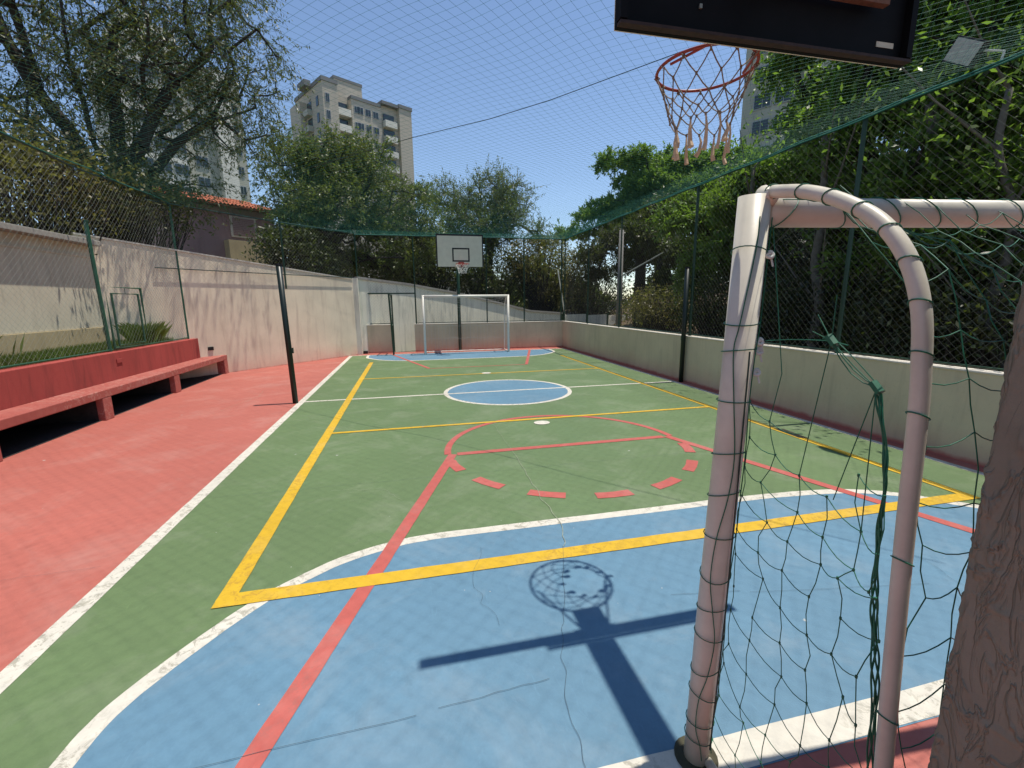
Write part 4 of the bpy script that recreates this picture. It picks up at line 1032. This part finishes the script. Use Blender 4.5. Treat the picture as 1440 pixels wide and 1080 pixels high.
# brownish hedge behind grey wall
shrub('hedge_tree', 'olive brown leafy tree mass behind the grey wall at far left', [E(20, 270, 14, 1.8, 1.1), E(90, 260, 14.5, 1.5, 1.0), E(-60, 240, 14, 2, 1.4)], 9000, L_dry, .12, .055, 21, base=(*at(30, 330, 14)[:2], 1))
shrub('hedge_tree', 'dark bushy tree behind the corner of the grey and pink walls', [E(190, 285, 15.5, 1.4, .9), E(140, 290, 15, 1.2, .8)], 8000, L_olive, .12, .05, 22, base=(*at(190, 330, 15.5)[:2], 1))
# middle tree behind the pink wall
D = 22
b = at(466, 420, D); b[2] = 0
lx = [E(450, 215, D, 1.9, 1.3), E(510, 245, D, 1.9, 1.3), E(400, 240, D, 1.7, 1.2), E(560, 285, D, 1.7, 1.1), E(470, 290, D, 2.2, 1.3), E(430, 310, D, 1.5, 1.1), E(590, 330, D, 1.4, 1.0), E(520, 330, D, 1.9, 1.1), E(445, 355, D, 1.7, .8), E(560, 365, D, 1.6, .7)]
tree('garden_tree', 'leafy grey-green tree with forked dark trunk behind the pink wall', b, at(462, 350, D), lx, 560, .38, M_barkdk, L_mid, twigs=9, lpt=13, tw_len=.8, LF=.16, WF=.055, droop=.35, seed=9, thin=.006, clump=(7, .55, .75),
     extra_trunks=[at(430, 270, D), at(520, 270, D)])
# third tree, thinner
D = 27
b = at(670, 420, D); b[2] = 0
lx = [E(640, 300, D, 1.9, 1.2), E(690, 275, D, 1.9, 1.2), E(735, 290, D, 1.6, 1.2), E(715, 325, D, 2.2, 1.1), E(655, 335, D, 2.2, 1.0), E(620, 275, D, 1.0, .8), E(765, 330, D, 1.2, .9)]
tree('garden_tree', 'light open-crowned tree with fine branches behind the far backboard', b, at(690, 345, D), lx, 380, .28, M_bark, L_mid, twigs=9, lpt=11, tw_len=.9, LF=.15, WF=.045, droop=.1, seed=12, thin=.007, clump=(6, .5, .7))
# dark growth behind the far fence
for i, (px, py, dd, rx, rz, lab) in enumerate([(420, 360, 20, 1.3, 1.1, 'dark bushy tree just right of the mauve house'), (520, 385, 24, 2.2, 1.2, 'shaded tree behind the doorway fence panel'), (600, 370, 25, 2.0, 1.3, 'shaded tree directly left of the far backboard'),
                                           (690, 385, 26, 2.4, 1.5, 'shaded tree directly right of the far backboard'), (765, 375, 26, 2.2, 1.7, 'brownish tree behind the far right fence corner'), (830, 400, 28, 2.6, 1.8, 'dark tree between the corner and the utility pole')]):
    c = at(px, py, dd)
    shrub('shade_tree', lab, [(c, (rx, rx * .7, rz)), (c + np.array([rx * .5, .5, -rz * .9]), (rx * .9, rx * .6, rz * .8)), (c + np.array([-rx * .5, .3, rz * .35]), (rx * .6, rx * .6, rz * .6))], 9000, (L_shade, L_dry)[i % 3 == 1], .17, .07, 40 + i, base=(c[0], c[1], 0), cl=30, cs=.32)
# dome tree
D = 40
b = at(930, 420, D); b[2] = 0
lx = [E(905, 232, D, 3.2, 1.1), E(955, 240, D, 3.2, 1.2), E(1010, 245, D, 3.4, 1.2), E(890, 258, D, 1.8, .8), E(885, 288, D, 2.8, 1.0), E(842, 308, D, 2.2, .7), E(920, 275, D, 4.0, 1.4), E(980, 280, D, 4.0, 1.4), E(805, 328, D, 1.9, .5), E(860, 320, D, 3.6, 1.0), E(1060, 250, D, 3.5, 1.4), E(1060, 300, D, 4, 1.8)]
tree('dome_tree', 'broad fresh green tree with domed layered crown beyond the right fence', b, at(930, 330, D), lx, 1300, .6, M_barkdk, L_dome, twigs=9, lpt=15, tw_len=.7, LF=.26, WF=.12, droop=.05, seed=17, thin=.01, flat=.85, clump=(6, .62, .5))
# right-hand trees
ok = lambda q: (q[:, 0] - .235 * q[:, 2] > 5.15)
def big(label, px, D, ells, tips, seed, leaf=L_dark, fork=330, **k):
    b = at(px, 480, D); b[2] = 0
    kw = dict(twigs=10, lpt=11, tw_len=.55, LF=.15, WF=.06, droop=.15, flat=.8, clump=(7, .36, .45)); kw.update(k)
    tree('roadside_tree', label, b, at(px, fork, D), ells, tips, .26, M_barkdk, leaf, seed=seed, limit=ok, thin=.005, group='dense trees along the right fence', **kw)
big('tall dense glossy tree right of the grey tower, behind the right fence', 1200, 13, [E(1215, 110, 14, 1.5, 1.6), E(1165, 215, 15, 1.0, .8), E(1205, 200, 13, 1.4, 1.2), E(1250, 130, 13, 1.6, 1.5), E(1200, 20, 14, 1.6, 1.6), E(1150, 262, 15, 1.3, .8), E(1280, 30, 13.5, 2.0, 1.6)], 420, 31)
big('dense tree with bright leaf sprays in the upper right corner', 1380, 11, [E(1340, 60, 12, 1.7, 1.3), E(1430, 40, 11.5, 1.7, 1.5), E(1400, 150, 11, 1.3, 1.0), E(1330, 180, 12, 1.2, .9), E(1500, 120, 11, 1.7, 2), E(1380, -60, 12, 2.4, 1.4)], 380, 32, fork=300)
big('low-branched tree behind the crossbar of the near goal', 1290, 11.5, [E(1280, 260, 11, 1.1, .8), E(1350, 300, 10.5, 1.1, .8), E(1220, 300, 12, 1.1, .8), E(1400, 250, 10.5, 1.1, .9), E(1300, 360, 11, 1.2, .7), E(1420, 350, 10, 1.0, .8)], 230, 33, fork=380, lpt=8)
big('leafy tree with light green sprays left of the near goal post', 1040, 17, [E(1030, 290, 16, 1.2, .8), E(970, 320, 17.5, 1.2, .8), E(1060, 340, 16, 1.1, .9), E(1000, 380, 17, 1.1, .8), E(1080, 260, 16, 1.0, .7)], 260, 34, leaf=L_dome, LF=.19, WF=.07, lpt=9)
big('dark tree beside the utility pole behind the right fence', 900, 24, [E(890, 350, 24, 2.0, 1.5), E(940, 370, 22, 1.7, 1.4), E(850, 370, 26, 1.7, 1.3), E(920, 310, 25, 1.6, 1.0)], 260, 35, leaf=L_shade, LF=.2, WF=.09, lpt=10)
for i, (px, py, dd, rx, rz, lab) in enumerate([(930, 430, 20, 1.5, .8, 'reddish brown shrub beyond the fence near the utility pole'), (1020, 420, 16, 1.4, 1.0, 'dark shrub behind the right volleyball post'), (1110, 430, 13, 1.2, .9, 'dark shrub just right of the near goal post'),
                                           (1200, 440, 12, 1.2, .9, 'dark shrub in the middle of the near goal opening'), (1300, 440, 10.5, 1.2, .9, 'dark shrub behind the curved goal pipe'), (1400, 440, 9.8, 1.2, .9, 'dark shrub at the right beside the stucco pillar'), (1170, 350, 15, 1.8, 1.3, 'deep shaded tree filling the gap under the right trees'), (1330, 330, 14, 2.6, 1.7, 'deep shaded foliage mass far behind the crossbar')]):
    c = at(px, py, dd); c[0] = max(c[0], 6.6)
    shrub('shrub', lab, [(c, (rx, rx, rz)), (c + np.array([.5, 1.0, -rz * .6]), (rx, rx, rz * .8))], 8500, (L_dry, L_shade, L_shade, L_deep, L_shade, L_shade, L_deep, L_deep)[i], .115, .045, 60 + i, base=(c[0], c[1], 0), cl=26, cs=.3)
for i, (x_, y_, h_, r_, lab) in enumerate([(7.4, 6.6, 5.2, .10, 'slender grey trunk behind the near goal crossbar'), (7.9, 4.6, 5.0, .13, 'thick grey trunk rising behind the curved goal pipe'), (8.2, 9.6, 5.4, .09, 'slender pale trunk behind the right volleyball post'), (7.2, 3.3, 4.6, .07, 'thin leaning grey trunk at far right behind the goal net')]):
    tr_ = thing('tree', lab, 'tree', (x_, y_, 0)); rg2 = np.random.RandomState(i + 300)
    P = [(x_ + .05 * rg2.randn() + .12 * k * ((-1) ** i) * .3, y_ + .06 * rg2.randn() + .08 * k, h_ * k / 6) for k in range(7)]
    MB().tube(smooth_curve(P, 4), np.linspace(r_ * 1.2, r_ * .55, 25), 9).build('trunk', M_bark, tr_, smooth=True)
    m = MB()
    for k in range(6):
        q = np.array(P[2 + k % 5]); d = rg2.randn(3) * .5; d[2] = abs(d[2]) + .5; m.tube([q, q + d * .6, q + d * 1.4 + (0, 0, .2)], [r_ * .35, r_ * .2, .008], 5)
    b_ = m.build('branches', M_bark, tr_); b_['kind'] = 'stuff'
    C = np.array(P[-1]) + rg2.randn(900, 3) * np.array([.7, .9, .5]); V, F = leaves_mesh(C, rg2.randn(900, 3), .13, .05, rg2, .2, .6); fastmesh('crown', V, F, L_dark, tr_)
# wooded bank behind everything on the right
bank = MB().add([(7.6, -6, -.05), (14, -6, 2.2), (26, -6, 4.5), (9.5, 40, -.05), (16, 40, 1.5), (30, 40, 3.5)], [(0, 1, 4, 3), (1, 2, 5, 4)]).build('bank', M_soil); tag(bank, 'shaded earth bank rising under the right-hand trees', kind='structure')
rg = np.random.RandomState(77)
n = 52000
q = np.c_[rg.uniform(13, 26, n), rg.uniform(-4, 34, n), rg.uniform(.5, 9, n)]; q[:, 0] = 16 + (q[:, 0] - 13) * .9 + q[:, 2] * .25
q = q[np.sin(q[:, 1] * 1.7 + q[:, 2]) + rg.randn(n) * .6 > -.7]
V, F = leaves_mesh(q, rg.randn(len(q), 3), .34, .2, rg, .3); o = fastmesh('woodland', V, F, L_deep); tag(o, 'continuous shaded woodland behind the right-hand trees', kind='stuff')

rg = np.random.RandomState(91)
n = 30000; a = rg.uniform(-1.0, 1.25, n); d = rg.uniform(48, 70, n)
h = 4.2 + 1.6 * np.sin(a * 9) + 1.1 * np.sin(a * 23 + 1) + .8 * np.sin(a * 51)
q = np.c_[CAM[0] + d * np.sin(a), CAM[1] + d * np.cos(a), rg.uniform(0, 1, n) ** .8 * h]
V, F = leaves_mesh(q, rg.randn(n, 3), .9, .5, rg, .1); o = fastmesh('far_woodland', V, F, L_mid); tag(o, 'distant belt of trees closing the view beyond the gardens', kind='stuff')
